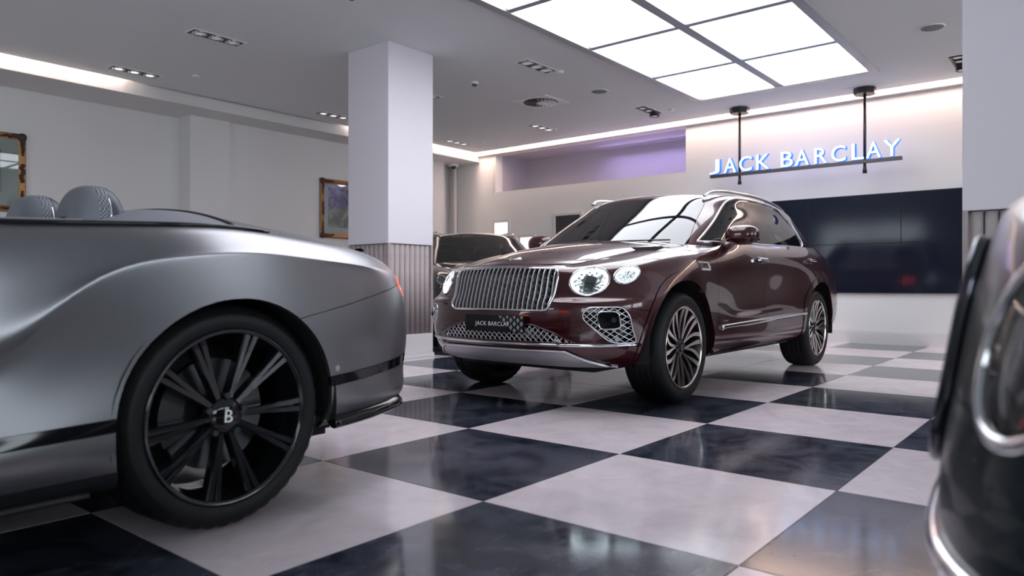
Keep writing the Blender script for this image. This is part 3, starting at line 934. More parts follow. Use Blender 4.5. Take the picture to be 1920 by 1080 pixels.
    sh.shell('inner_shell', M_void, car, -.022, ('hole', 'grille', 'lower_grille', 'lampL', 'lampR', 'lampbL', 'lampbR', 'intakeL', 'intakeR'))
    for nm in ('grille', 'lower_grille', 'intakeL', 'intakeR'): sh.panel(nm, M_gblack, car, 'grille_backing', off=-.05, gap=-.015, depth=0.0)
    for s in 'LR':
        t = sh.panel('tail_lamp' + s, M_red, car, 'tail_lamp', off=.004); t['label'] = 'red tail lamp'
    # grille: frame, vertical bars, dark studs behind
    gf = conform_tube(sh, densify(G, .03), sh.fx, .010, .008, .003, True).build('grille_frame', M_chrome, car)
    nb = 23
    for k in range(nb):
        y = -.425 + .85 * k / (nb - 1)
        cl = clip_line(G, (y, .8), (0, 1))
        pts = [.8 + cl[0] + (cl[1] - cl[0]) * i / 10 for i in range(11)]
        vs = []
        for z in pts:
            p, n = sh.fx(y, z)
            for dy, dx in ((-.003, .024), (-.0042, -.002), (-.002, -.010), (.002, -.010), (.0042, -.002), (.003, .024)): vs.append((p.x + dx, y + dy, z))
        fs = [(i * 6 + j, i * 6 + (j + 1) % 6, (i + 1) * 6 + (j + 1) % 6, (i + 1) * 6 + j) for i in range(10) for j in range(6)]
        MB().add(vs, fs).build('grille_bar', mat('bar_chrome', (.90, .88, .89), .26, .9), car)
    lattice(sh, G, .026, .95, .0035, -.022).build('grille_mesh', mat('dark_chrome', (.10, .10, .12), .15, 1.0), car)
    M_mesh = mat('mesh_steel', (0.74, 0.74, 0.78), 0.28, 0.9)
    lattice(sh, LG, .030, .80, .0036, .001).build('lower_grille_mesh', M_mesh, car)
    conform_tube(sh, densify(LG, .04), sh.fx, .006, .006, .001, True).build('lower_grille_frame', M_burg, car)
    for sg in (-1, 1):
        IN = roundpoly([(sg * .665, .678), (sg * .850, .682), (sg * .880, .630), (sg * .890, .452), (sg * .79, .450), (sg * .640, .615)], [.03, .04, .03, .02, .04, .04])
        im = lattice(sh, IN, .027, .75, .0034, .001, .03).build('intake_mesh', M_mesh, car)
        conform_tube(sh, densify(IN, .02), sh.fx, .0045, .0045, .001, True).build('intake_frame', M_mesh, car)
        FP = roundpoly([(sg * .725, .652), (sg * .832, .655), (sg * .840, .545), (sg * .735, .540)], .03)
        mb = MB(); pp = []; cc = Vector()
        for y, z in FP:
            p, n = sh.fx(y, z); pp.append(p + n * .007); cc += p + n * .012
        cc /= len(pp); mb.add([cc] + pp, [(0, i + 1, (i + 1) % len(pp) + 1) for i in range(len(pp))], True)
        fl = mb.build('fog_lamp', M_gblack, car)
        conform_tube(sh, densify(FP, .02), sh.fx, .005, .005, .007, True).build('fog_lamp_ring', M_chrome, fl)
        p, n = sh.fx(sg * .808, .60)
        MB().cyl(p + n * .004, p + n * .014, .016, n=18).build('fog_lamp_eye', M_sblack, fl)
        p, n = sh.fx(sg * .815, .478)
        MB().cyl(p - n * .01, p + n * .006, .017, n=20).build('parking_sensor', M_mesh, car)
    # headlamps
    for sg in (-1, 1):
        s = 'L' if sg > 0 else 'R'
        lamp(sh, car, sg * .632, .845, .105, .092, 'lamp' + s, True)
        lamp(sh, car, sg * .803, .888, .050, .056, 'lampb' + s, False)
    # chrome lip, number plate
    lipz = lambda y: .432 + .006 * (y / .9) ** 2
    conform_tube(sh, [(-.90 + 1.8 * i / 60, lipz(-.90 + 1.8 * i / 60)) for i in range(61)], sh.fx, .010, .011, .004).build('bumper_strip', M_chrome, car)
    pl = MB().box(-.948, -.930, -.26, .26, .508, .62, .003).build('number_plate', M_gblack, car)
    pl.location.y = -.02
    t = text_mesh('JACK BARCLAY', .040, .0006, space=1.12); t.transform(FRONT); t.materials.clear(); t.materials.append(M_letter)
    link('lettering', t, None, pl, (-.9495, .012, .548))
    db = MB(); s = .019
    for i in range(7):
        for j in range(5):
            y = -.06 - .030 * i; z = .518 + .024 * j
            if (i + j) % 2: continue
            if j < 4 - 1.2 * i or z > .617 or z < .512: continue
            pts = [(y - s * .75, z), (y, z + s), (y + s * .75, z), (y, z - s)]
            pts = [(a, min(max(b, .511), .617)) for a, b in pts]
            db.prism(pts, -.9488, -.9482, 'x')
    db.build('diamond_print', M_diam, pl)
    MB().box(-.935, -.86, -.2, .2, .53, .60).build('plate_mount', M_gblack, car)
    # bonnet
    top = np.array([c[8] for c in cols[2:8]]); tt = np.concatenate([[0], np.cumsum(np.linalg.norm(np.diff(top, axis=0), axis=1))])
    nu, nv = 50, 49
    us = np.linspace(0, 1, nu); Pe = nspline(tt, top, us * tt[-1])
    zc = nspline([0, .06, .15, .3, .5, .75, 1], np.array([.966, .998, 1.025, 1.062, 1.10, 1.138, 1.165])[:, None], us)[:, 0]
    xc = -.773 + (.16 + .773) * us
    Hh = np.zeros((nu, nv, 3)); vv = np.linspace(-1, 1, nv)
    for i in range(nu):
        for j in range(nv):
            v = vv[j]; a = abs(v)
            Hh[i, j] = (xc[i] + (Pe[i, 0] - xc[i]) * v * v, Pe[i, 1] * v, zc[i] + (Pe[i, 2] - zc[i]) * (0.55 * a ** 2 + .45 * a ** 4))
    du = np.gradient(Hh, axis=0); dv = np.gradient(Hh, axis=1); Nh = np.cross(du, dv); Nh /= np.linalg.norm(Nh, axis=2, keepdims=True)
    if Nh[:, :, 2].mean() < 0: Nh = -Nh
    hs = Shell(Hh, Nh, False); hs.retag(lambda c: 'bonnet')
    bo = hs.panel('bonnet', body, car, 'bonnet', gap=.003, depth=.02)
    # winged badge on the bonnet
    def top_hit(x, y): return hs.hit((x, y, 3), (0, 0, -1))
    mb = MB()
    for sg in (-1, 1):
        for k in range(4):
            pts = []
            for i in range(6):
                yy = sg * (.012 + (.062 - .010 * k) * i / 5); xx = -.715 + .010 * k + .012 * (i / 5) ** 2 - .006
                p, n = top_hit(xx, yy); pts.append(p + n * .003)
            mb.tube(pts, .003, 5)
    p, n = top_hit(-.71, 0); mb.cyl(p, p + n * .008, .013, n=16)
    mb.build('winged_badge', M_chrome, bo)
    # cowl and scuttle
    MB().box(.02, .75, -.72, .72, 1.02, 1.10).build('scuttle', M_sblack, car)
    # greenhouse
    B = [(.18, 0, 1.12), (.23, .33, 1.12), (.35, .58, 1.12), (.55, .785, 1.11), (.95, .862, 1.11), (1.6, .875, 1.12), (2.25, .872, 1.13), (2.85, .855, 1.14), (3.40, .81, 1.14), (3.78, .70, 1.14), (3.98, .45, 1.14), (4.05, 0, 1.14)]
    T = [(1.16, 0, 1.610), (1.18, .33, 1.602), (1.25, .535, 1.588), (1.44, .645, 1.60), (1.74, .672, 1.622), (2.05, .678, 1.628), (2.38, .675, 1.622), (2.78, .66, 1.60), (3.15, .625, 1.56), (3.40, .54, 1.53), (3.54, .36, 1.525), (3.60, 0, 1.53)]
    SX = [1.50, 1.52, 1.58, 1.68, 1.86, 2.08, 2.36, 2.66, 2.92, 3.06, 3.14, 3.18]
    zs = lambda x: np.interp(x, [1.5, 1.7, 2.0, 2.4, 2.8, 3.2], [1.655, 1.670, 1.682, 1.678, 1.655, 1.61])
    gcols = []
    for k, (b, t, sx) in enumerate(zip(B, T, SX)):
        b = np.array(b); t = np.array(t); s_ = np.array((sx, 0, zs(sx)))
        out = np.array((b[0] - 1.9, b[1] * 2.2, 0)); out /= np.linalg.norm(out)
        cl = [b + (t - b) * f + out * (.10 * f * (1 - f)) for f in (0, .28, .55, .80)] + [t]
        m1 = t + (s_ - t) * .33; m1[2] = t[2] + (s_[2] - t[2]) * .55
        m2 = t + (s_ - t) * .68; m2[2] = t[2] + (s_[2] - t[2]) * .88
        gcols.append(cl + [m1, m2, s_])
    Eg, Ng = dense_loop(gcols, 300, 44, True)
    gs = Shell(Eg, Ng)
    W = roundpoly([(-.735, 1.135), (.735, 1.135), (.575, 1.572), (.0, 1.602), (-.575, 1.572)], [.02, .02, .05, .3, .05])
    gs.cut(W, 'x', 'windscreen', lambda c: c.x < 1.45 and (abs(c.y) < .56 or c.x < .62 + 1.35 * (c.z - 1.135)))
    RW = roundpoly([(-.62, 1.22), (.62, 1.22), (.50, 1.50), (-.50, 1.50)], .05)
    gs.cut(RW, 'x', 'rear_window', lambda c: c.x > 3.3)
    DLO = roundpoly([(.615, 1.158), (2.95, 1.205), (3.03, 1.245), (2.86, 1.47), (2.52, 1.590), (1.85, 1.602), (1.52, 1.585), (1.36, 1.545)], [.02, .05, .05, .2, .2, .2, .15, .15])
    for sg in (-1, 1):
        s = 'L' if sg > 0 else 'R'
        sd = lambda c, sg=sg: c.y * sg > .45
        gs.cut(DLO, 'y', 'frame' + s, sd, over=('',))
        fr = ('frame' + s,)
        gs.cut(roundpoly([(.66, 1.172), (1.625, 1.190), (1.70, 1.582), (1.52, 1.570), (1.38, 1.532)], .02), 'y', 'fw' + s, sd, over=fr)
        gs.cut(roundpoly([(1.73, 1.192), (2.60, 1.210), (2.46, 1.578), (1.85, 1.588), (1.80, 1.586)], .02), 'y', 'rw' + s, sd, over=fr)
        gs.cut(roundpoly([(2.635, 1.212), (2.93, 1.218), (2.995, 1.25), (2.84, 1.455), (2.50, 1.574)], .02), 'y', 'qw' + s, sd, over=fr)
    gs.retag(lambda c: 'roof')
    rf = gs.panel('roof', body, car, 'roof', gap=.001, depth=.012); rf['label'] = 'burgundy roof and windscreen pillars'
    gs.panel('windscreen', M_wind, car, 'windscreen', gap=.003, depth=.006)
    gs.panel('rear_window', M_tint, car, 'rear_window', gap=.003, depth=.006)
    for sg in (-1, 1):
        s = 'L' if sg > 0 else 'R'
        gs.panel('frame' + s, M_gblack, car, 'window_trim', gap=0, depth=.012)
        gs.panel('fw' + s, mat_side, car, 'front_side_window', gap=.001, depth=.005)
        gs.panel('rw' + s, M_tint, car, 'rear_side_window', gap=.001, depth=.005)
        gs.panel('qw' + s, M_tint, car, 'quarter_window', gap=.001, depth=.005)
        fy = lambda a, b, sg=sg: gs.sy(a, b, sg)
        conform_tube(gs, densify(DLO, .05), fy, .009, .010, .003, True).build('window_chrome', M_chrome, car)
        # roof rail
        rp = []
        for x, z, y in ((1.20, 1.598, .565), (1.26, 1.628, .585), (1.36, 1.650, .60), (1.6, 1.668, .612), (2.0, 1.680, .615), (2.4, 1.678, .612), (2.8, 1.655, .60), (3.1, 1.620, .58), (3.26, 1.585, .56)):
            rp.append((x, y * sg, z))
        rp = nspline(np.arange(len(rp)), np.array(rp), np.linspace(0, len(rp) - 1, 40))
        MB().tube([(x, y, z - .010) for x, y, z in rp], .013, 10, False, (0, 0, 1), .018).build('roof_rail', M_chrome, car)
        # mirror
        mb = MB(); mb.ellipsoid((.95, sg * .995, 1.220), (.095, .130, .078), 28, 18, 2.7)
        mr = mb.build('door_mirror', body, car)
        MB().ellipsoid((.965, sg * .995, 1.184), (.098, .126, .032), 24, 10, 3).build('mirror_base', M_gblack, mr)
        MB().tube([(.84, sg * .885, 1.125), (.88, sg * .92, 1.145), (.92, sg * .97, 1.18)], .026, 10, False, (0, 0, 1), .035).build('mirror_arm', body, mr)
        MB().box(1.036, 1.046, sg * .995 - .10, sg * .995 + .10, 1.175, 1.27, .004).build('mirror_glass', M_chrome, mr)
        # side strip, handles, wing vent
        fy = lambda a, b, sg=sg: sh.sy(a, b, sg)
        conform_tube(sh, [(.60 + 2.0 * i / 50, .498 + .052 * i / 50) for i in range(51)], fy, .012, .021, .006).build('side_strip', M_chrome, car)
        for x0, dn in ((1.40, 'front_door'), (2.70, 'rear_door')):
            z0 = 1.035 if x0 < 2 else 1.058
            d = P[dn + s]
            conform_tube(sh, [(x0 + .20 * i / 10, z0) for i in range(11)], fy, .012, .016, .030).build('door_handle', M_chrome, d)
            p, n = sh.sy(x0 + .1, z0, sg)
            MB().ellipsoid(p + Vector((0, 0, 0)), (.085, .012, .032), 16, 8, 2.5).build('handle_recess', M_gblack, d)
        mb = MB(); mk = MB()
        for i in range(4):
            x0 = .275 + .036 * i
            for (a, b) in ((.945, .982),):
                q = [(x0 + .004, a), (x0 + .034, a), (x0 + .022, b), (x0 - .012, b)]
                pts = [fy(*t)[0] + fy(*t)[1] * .008 for t in q]; mk.add(pts, [(0, 1, 2, 3)])
        q = [(.295, .930), (.455, .930), (.465, .960), (.435, .995), (.255, .995)]
        pts = [fy(*t)[0] + fy(*t)[1] * .005 for t in q]; ptb = [fy(*t)[0] - fy(*t)[1] * .01 for t in q]
        mb.add(pts + ptb, [(0, 1, 2, 3, 4)] + [(i, (i + 1) % 5, 5 + (i + 1) % 5, 5 + i) for i in range(5)])
        wv = mb.build('wing_vent', M_mesh, car); mk.build('vent_slots', M_gblack, wv)
        t = text_mesh('Azure', .036, .001); t.transform(side_matrix(sg)); t.materials.clear(); t.materials.append(M_chrome)
        p, n = sh.sy(.72, .535, sg); link('script_badge', t, None, P['front_door' + s], p + n * .003)
        # wipers
    for k, (y0, y1) in enumerate(((.45, -.10), (-.10, -.62))):
        pts = []
        for i in range(9):
            y = y0 + (y1 - y0) * i / 8; z = 1.150 + .010 * i / 8
            p, n = gs.fx(y, z); pts.append(p + n * .015)
        MB().tube(pts, .006, 6).build('wiper', M_sblack, car)
    # interior
    MB().box(.35, 3.6, -.80, .80, .50, .56).build('cabin_floor', M_void, car)
    g = []
    for y in np.linspace(-.74, .74, 21):
        g.append([(.45, y, 1.06), (.62, y, 1.13), (.85, y, 1.14), (1.0, y, 1.08), (1.02, y, .90)])
    MB().grid(g).build('dashboard', M_leather, car)
    w = MB().tube([(1.12 + .09 * math.sin(a) * .4, -.38 + .185 * math.cos(a), 1.0 + .18 * math.sin(a)) for a in np.linspace(0, 2 * PI, 33)[:-1]], .016, 8, True)
    w.build('steering_wheel', M_leather, car)
    for y in (-.38, .38):
        for x in (1.55, 2.55):
            st = MB().ellipsoid((x, y, .80), (.27, .25, .10), 20, 10, 3.5)
            st.ellipsoid((x + .24, y, 1.06), (.09, .24, .34), 20, 12, 3.2)
            so = st.build('seat', M_leather, car)
            MB().ellipsoid((x + .29, y, 1.42), (.06, .13, .085), 16, 10, 3).build('headrest', M_leather, so)
    # running gear
    MB().box(-.62, 4.05, -.62, .62, .24, .46, .03).box(.5, 2.5, -.86, .86, .27, .36, .02).build('underbody', M_void, car)
    wheel_well(car, 0, HUB, .50, .60, .955); wheel_well(car, WBS, HUB, .50, .60, .965)
    wp = make_wheel('suv', .387, .283, .275)
    for x in (0, WBS):
        for sg in (-1, 1): place_wheel(wp, car, x, sg * .955, HUB + .002, sg, .15 + .2 * x)
    return car
mat_side = glass_mat('side_glass', (0.60, 0.64, 0.62), ior=1.65)
suv_car = suv()
# ------------------------------------------------------------------ the open two-door car
GWB = 2.85; GH = .378
M_strip = mat('strip_chrome', (.78, .78, .80), .08, 1.0)
def gt(loc, rz, label, paint, plate_dark):
    car = empty('convertible_car', loc, rz); tag(car, label, 'car')
    def col(xs, ys, zs):
        f = lambda a: a if hasattr(a, '__len__') else [a] * 10
        return [(x, y, z) for x, y, z in zip(f(xs), f(ys), f(zs))]
    ZF = [.20, .24, .33, .42, .52, .62, .69, .75, .80, .825]
    cols = [
        col([-.80, -.89, -.92, -.93, -.92, -.90, -.885, -.865, -.835, -.79], 0, ZF),
        col([-.78, -.87, -.90, -.91, -.90, -.88, -.865, -.845, -.815, -.77], [.29, .30, .30, .30, .30, .30, .30, .295, .29, .27], ZF),
        col([-.73, -.82, -.85, -.86, -.845, -.82, -.80, -.775, -.74, -.68], [.53, .55, .56, .56, .56, .56, .55, .54, .52, .46], [.20, .24, .33, .42, .52, .62, .69, .75, .80, .822]),
        col([-.62, -.70, -.74, -.75, -.735, -.70, -.675, -.64, -.58, -.47], [.70, .73, .74, .745, .75, .745, .735, .715, .66, .52], [.20, .24, .33, .42, .53, .64, .71, .775, .835, .860]),
        col([-.48, -.53, -.57, -.58, -.56, -.52, -.49, -.44, -.36, -.22], [.82, .86, .875, .88, .885, .875, .86, .83, .75, .56], [.20, .24, .33, .43, .55, .66, .74, .81, .87, .895]),
        col([-.37, -.38, -.39, -.39, -.37, -.33, -.29, -.22, -.13, .0], [.87, .91, .935, .945, .945, .935, .915, .88, .79, .60], [.2, .24, .33, .44, .57, .70, .78, .85, .905, .925]),
        col([0, 0, 0, 0, 0, .01, .03, .07, .14, .25], [.89, .93, .96, .965, .965, .955, .935, .895, .81, .64], [.2, .24, .33, .45, .59, .73, .81, .88, .93, .947]),
        col([.5] * 9 + [.52], [.87, .91, .95, .945, .94, .935, .925, .89, .82, .70], [.2, .235, .33, .44, .58, .72, .82, .895, .945, .965]),
        col(1.1, [.86, .90, .945, .93, .915, .92, .92, .905, .875, .83], [.2, .235, .33, .43, .56, .68, .76, .85, .93, .978]),
        col(1.75, [.85, .90, .945, .93, .91, .912, .915, .905, .880, .815], [.2, .235, .33, .42, .53, .62, .68, .78, .915, .990]),
        col(2.2, [.85, .90, .945, .935, .913, .915, .922, .903, .868, .800], [.2, .235, .33, .42, .54, .65, .695, .785, .915, .994]),
        col(2.4, [.86, .91, .95, .945, .932, .944, .947, .918, .872, .800], [.205, .24, .34, .45, .62, .80, .842, .895, .945, 1.003]),
        col(2.65, [.87, .92, .96, .962, .960, .973, .970, .938, .900, .825], [.22, .26, .36, .48, .66, .875, .913, .950, .977, 1.014]),
        col(2.85, [.88, .93, .97, .973, .972, .980, .972, .940, .902, .835], [.24, .28, .38, .5, .68, .895, .930, .962, .990, 1.020]),
        col(3.15, [.88, .92, .95, .96, .964, .964, .953, .920, .880, .820], [.27, .31, .40, .52, .68, .88, .918, .950, .978, 1.003]),
        col([3.45] + [3.47] * 9, [.85, .90, .915, .92, .925, .918, .902, .870, .825, .750], [.29, .33, .42, .54, .68, .85, .895, .927, .955, .980]),
        col([3.72, 3.765, 3.77, 3.78, 3.78, 3.76, 3.74, 3.72, 3.70, 3.66], [.735, .785, .79, .795, .795, .785, .767, .740, .70, .635], [.30, .34, .43, .55, .68, .81, .872, .908, .940, .964]),
        col([3.880, 3.940, 3.960, 3.970, 3.965, 3.940, 3.920, 3.900, 3.880, 3.850], [.48, .51, .53, .54, .54, .53, .52, .50, .46, .38], [.31, .35, .44, .55, .68, .80, .87, .915, .945, .965]),
        col([3.930, 3.990, 4.015, 4.020, 4.010, 3.990, 3.970, 3.950, 3.930, 3.905], [.24, .25, .26, .27, .27, .27, .26, .25, .23, .19], [.31, .35, .44, .55, .68, .80, .865, .91, .945, .967]),
        col([3.940, 4.010, 4.030, 4.040, 4.030, 4.010, 3.990, 3.970, 3.950, 3.925], 0, [.31, .35, .44, .55, .68, .80, .865, .91, .945, .967]),
    ]
    for k in range(11, 16):                      # crisp haunch line
        x, y, z = cols[k][6]; s_ = 1.0 if k > 11 else 1.3
        cols[k][5] = (cols[k][5][0], y + .002, z - .018 * s_); cols[k][7] = (cols[k][7][0], y - .015 * s_, z + .012 * s_)
    E, N = dense_loop(cols, 340, 84)
    sh = Shell(E, N)
    front = lambda c: c.x < -.25
    G = roundpoly([(-.34, .745), (0, .760), (.34, .745), (.32, .46), (-.32, .46)], [.08, .3, .08, .10, .10])
    LG = roundpoly([(-.78, .235), (-.72, .36), (.72, .36), (.78, .235)], .03)
    sh.cut(G, 'x', 'grille', front); sh.cut(LG, 'x', 'lower_grille', front)
    for sg in (-1, 1):
        s = 'L' if sg > 0 else 'R'; sd = lambda c, sg=sg: c.y * sg > .45
        sh.cut(ell(sg * .655, .640, .096, .094, 30), 'x', 'lamp' + s, front)
        sh.cut(ell(sg * .800, .665, .042, .055, 26), 'x', 'lampb' + s, front)
        sh.cut(ell(sg * .60, .815, .19, .060, 28), 'x', 'tail_lamp' + s, lambda c: c.x > 3.45)
        for xw, nm in ((0, 'F'), (GWB, 'B')):
            sh.cut(ell(xw, GH, .398, .398, 52), 'y', 'hole', sd, over=('',))
        sh.cut([(.62, .27), (1.98, .27), (2.06, .60), (2.10, 1.2), (.70, 1.2)], 'y', 'door' + s, sd, over=('',))
    both = lambda c: True
    for s in 'LR':
        k = ('', 'door' + s)
        sg = 1 if s == 'L' else -1
        sd = lambda c, sg=sg: c.y * sg > .3
        sh.cut([(.40, .325), (2.46, .395), (2.46, .432), (.40, .362)], 'y', 'stripe' + s, sd, over=k)
    sh.cut([(3.18, .434), (4.2, .502), (4.2, .540), (3.18, .472)], 'y', 'tail_stripe', lambda c: c.x > 3.15, over=('', 'archBL', 'archBR'))
    sh.cut([(3.10, .1), (4.2, .1), (4.2, .345), (3.10, .290)], 'y', 'diffuser', lambda c: c.x > 3.1, over=('',))
    sh.cut([(.35, .1), (2.5, .1), (2.5, .272), (.35, .262)], 'y', 'sill', lambda c: .3 < c.x < 2.55, over=('', 'doorL', 'doorR'))
    sh.cut([(3.02, .1), (4.3, .1), (4.3, .875), (3.80, .838), (3.02, .688)], 'y', 'rear_bumper', lambda c: c.x > 3.0, over=('',))
    sh.cut([(-1.3, .1), (-.05, .1), (-.05, .50), (-1.3, .60)], 'y', 'front_bumper', lambda c: c.x < -.05, over=('',))
    sh.retag(lambda c: ('front_wing' if c.x < 1.3 else 'rear_wing') + ('L' if c.y > 0 else 'R'))
    P = {}
    for nm in ('front_bumper', 'rear_bumper'): P[nm] = sh.panel(nm, paint, car, nm, gap=.0015)
    for s in 'LR':
        for k in ('door', 'front_wing', 'rear_wing'): P[k + s] = sh.panel(k + s, paint, car, k, gap=.0015)
        sh.panel('stripe' + s, M_gblack, car, 'side_stripe', off=.001, gap=0)
        t = sh.panel('tail_lamp' + s, M_red, car, 'tail_lamp', off=.003); t['label'] = 'red tail lamp'
    sh.panel('tail_stripe', M_gblack, car, 'tail_stripe', off=.001, gap=0)
    sh.panel('diffuser', M_gblack, car, 'diffuser', off=.0, gap=0)
    for s in 'LR': sh.panel('sill', M_sblack, car, 'sill', off=.0, gap=0, cond=lambda c, s=s: (c.y > 0) == (s == 'L'))
    sh.shell('inner_shell', M_void, car, -.02, ('hole', 'grille', 'lower_grille', 'lampL', 'lampR', 'lampbL', 'lampbR'))
    for nm in ('grille', 'lower_grille'): sh.panel(nm, M_gblack, car, 'grille_backing', off=-.05, gap=-.015, depth=0.0)
    for sg in (-1, 1):
        fy = lambda a, b, sg=sg: sh.sy(a, b, sg)
        pts = [(3.27 + .45 * i / 14, .305 + .022 * i / 14) for i in range(15)]
        conform_tube(sh, pts, fy, .030, .020, .012).build('rear_splitter', M_gblack, car)
        conform_tube(sh, [(.48 + 1.92 * i / 40, .222 + .004 * i / 40) for i in range(41)], fy, .012, .008, .010).build('sill_blade', M_sblack, car)
        p, n = sh.sy(3.27, .505, sg); MB().cyl(p - n * .004, p + n * .0015, .011, n=20).build('parking_sensor', M_alu, P['rear_bumper'])
    # front face
    conform_tube(sh, densify(G, .03), sh.fx, .014, .012, .006, True).build('grille_frame', M_chrome, car)
    lattice(sh, G, .03, .8, .003, -.01).build('grille_mesh', M_chrome, car)
    lattice(sh, LG, .03, .8, .003, -.01).build('lower_grille_mesh', M_sblack, car)
    conform_tube(sh, [(-.80 + 1.6 * i / 60, .40) for i in range(61)], sh.fx, .012, .014, .006).build('bumper_strip', M_strip, car)
    for sg in (-1, 1):
        s = 'L' if sg > 0 else 'R'
        lamp(sh, car, sg * .655, .640, .096, .094, 'lamp' + s, True)
        lamp(sh, car, sg * .800, .665, .042, .055, 'lampb' + s, False)
    # lids
    def lid(i0, i1, xc, zt, zv, nu=50, nv=49):
        top = np.array([c[9] for c in cols[i0:i1]]); tt = np.concatenate([[0], np.cumsum(np.linalg.norm(np.diff(top, axis=0), axis=1))])
        us = np.linspace(0, 1, nu); Pe = nspline(tt, top, us * tt[-1])
        zc = nspline(zt, np.array(zv)[:, None], us)[:, 0]; xx = xc[0] + (xc[1] - xc[0]) * us
        H = np.zeros((nu, nv, 3)); vv = np.linspace(-1, 1, nv)
        for i in range(nu):
            for j in range(nv):
                v = vv[j]; a = abs(v)
                H[i, j] = (xx[i] + (Pe[i, 0] - xx[i]) * v * v, Pe[i, 1] * v, zc[i] + (Pe[i, 2] - zc[i]) * (.65 * a ** 2 + .35 * a ** 4))
        du = np.gradient(H, axis=0); dv = np.gradient(H, axis=1); Nh = np.cross(du, dv); Nh /= np.linalg.norm(Nh, axis=2, keepdims=True)
        if Nh[:, :, 2].mean() < 0: Nh = -Nh
        return Shell(H, Nh, False)
    hs = lid(2, 9, (-.79, .72), [0, .08, .25, .5, .75, 1], [.828, .862, .90, .94, .965, .985]); hs.retag(lambda c: 'bonnet')
    hs.panel('bonnet', paint, car, 'bonnet', gap=.003, depth=.02)
    ds = lid(11, 18, (2.50, 3.905), [0, .10, .20, .27, .45, .60, .78, .92, 1], [1.02, 1.05, 1.105, 1.125, 1.102, 1.078, 1.037, 1.0, .967])
    ds.cut([(2.4, -1), (2.93, -1), (2.93, 1), (2.4, 1)], 'z', 'roof_cover'); ds.retag(lambda c: 'boot_lid')
    M_soft = mat('roof_cover_fabric', (0.30, 0.295, 0.34), 0.75, noise=0.06, nscale=60, bump=.05, bscale=300)
    ds.panel('roof_cover', M_soft, car, 'roof_cover', gap=.003, depth=.02)
    ds.panel('boot_lid', paint, car, 'boot_lid', gap=.002, depth=.02)
    pts = []
    for i in range(41):
        y = -.82 + 1.64 * i / 40; p, n = ds.hit((2.93, y, 3), (0, 0, -1)); pts.append(p + n * .002)
    MB().tube(pts, .006, 6, False, (0, 0, 1), .010).build('cover_seal', M_gblack, car)
    pts = []
    for i in range(31):
        y = -.55 + 1.10 * i / 30; xx = 3.88 - .14 * (y / .55) ** 2; p, n = ds.hit((xx, y, 3), (0, 0, -1)); pts.append(p + n * .020)
    MB().tube(pts, .008, 8, False, (0, 0, 1), .022).build('boot_spoiler', M_gblack, car)
    # belt trim and cockpit
    top = E[:, -1]
    for sg in (-1, 1):
        sel = sorted([tuple(p) for p in top if p[1] * sg > .6 and 1.0 < p[0] < 3.05])
        MB().tube([(x, y - sg * .004, z + .004) for x, y, z in sel], .008, 8, False, (0, 0, 1), .016).build('belt_trim', M_gblack, car)
        sel = [p for p in sel if p[0] < 2.45]
        g = [[(x, y - sg * .02, z), (x, y - sg * .045, z + .018), (x, y - sg * .11, z + .022), (x, y - sg * .15, z - .02), (x, y - sg * .16, z - .45)] for x, y, z in sel]
        MB().grid(g).build('door_card', M_soft, car)
    MB().box(.70, 2.75, -.70, .70, .30, .36).box(2.72, 2.75, -.70, .70, .36, 1.0).build('cockpit_floor', M_leather, car)
    MB().grid([[(.70, y, .94), (.85, y, 1.0), (1.1, y, .99), (1.16, y, .80)] for y in np.linspace(-.72, .72, 15)]).build('dashboard', M_leather, car)
    MB().tube([(1.30 + .05 * math.sin(a), -.37 + .18 * math.cos(a), .92 + .17 * math.sin(a)) for a in np.linspace(0, 2 * PI, 33)[:-1]], .016, 8, True).build('steering_wheel', M_leather, car)
    M_sg = mat('grey_leather', (0.20, 0.205, 0.235), 0.5, noise=0.05, nscale=30)
    M_navy = mat('navy_leather', (0.030, 0.042, 0.075), 0.45, noise=0.08, nscale=30)
    M_quilt = bpy.data.materials.get('quilted_strip')
    if M_quilt is None:
        M_quilt = mat('quilted_strip', (0.20, 0.205, 0.235), 0.5)
        nt = M_quilt.node_tree; b = nt.nodes['Principled BSDF']
        tc = nt.nodes.new('ShaderNodeTexCoord'); ck = nt.nodes.new('ShaderNodeTexChecker'); ck.inputs['Scale'].default_value = 150
        ck.inputs['Color1'].default_value = (.36, .37, .41, 1); ck.inputs['Color2'].default_value = (.035, .04, .06, 1)
        nt.links.new(tc.outputs['Object'], ck.inputs['Vector']); nt.links.new(ck.outputs['Color'], b.inputs['Base Color'])
    def dome(x0, x1, y, zb, w, h, xa, xb, prof):
        """rounded head restraint, sliced from xa to xb along x"""
        g = []
        for i in range(13):
            x = xa + (xb - xa) * i / 12; t = (x - x0) / (x1 - x0) * 2 - 1
            k = max(0.0, 1 - abs(t) ** prof) ** (1 / prof)
            row = []
            for j in range(17):
                a = PI * j / 16; ca, sa = math.cos(a), math.sin(a)
                row.append((x, y + math.copysign(abs(ca) ** .75, ca) * w * (.35 + .65 * k), zb + abs(sa) ** .8 * h * (.05 + .95 * k)))
            g.append(row)
        return g
    for y in (-.36, .36):
        yh = y * .245 / .36
        st = MB().ellipsoid((1.55, y, .50), (.27, .26, .11), 20, 10, 3.5); st.ellipsoid((1.83, y, .76), (.09, .25, .30), 20, 12, 3.2)
        so = st.build('front_seat', M_sg, car)
        MB().ellipsoid((1.88, y, 1.06), (.065, .14, .06), 16, 10, 3).build('headrest', M_navy, so)
        rs = MB().ellipsoid((2.30, y, .52), (.22, .26, .11), 20, 10, 3.5); rs.ellipsoid((2.60, y, .76), (.08, .25, .26), 20, 12, 3.2)
        ro = rs.build('rear_seat', M_sg, car)
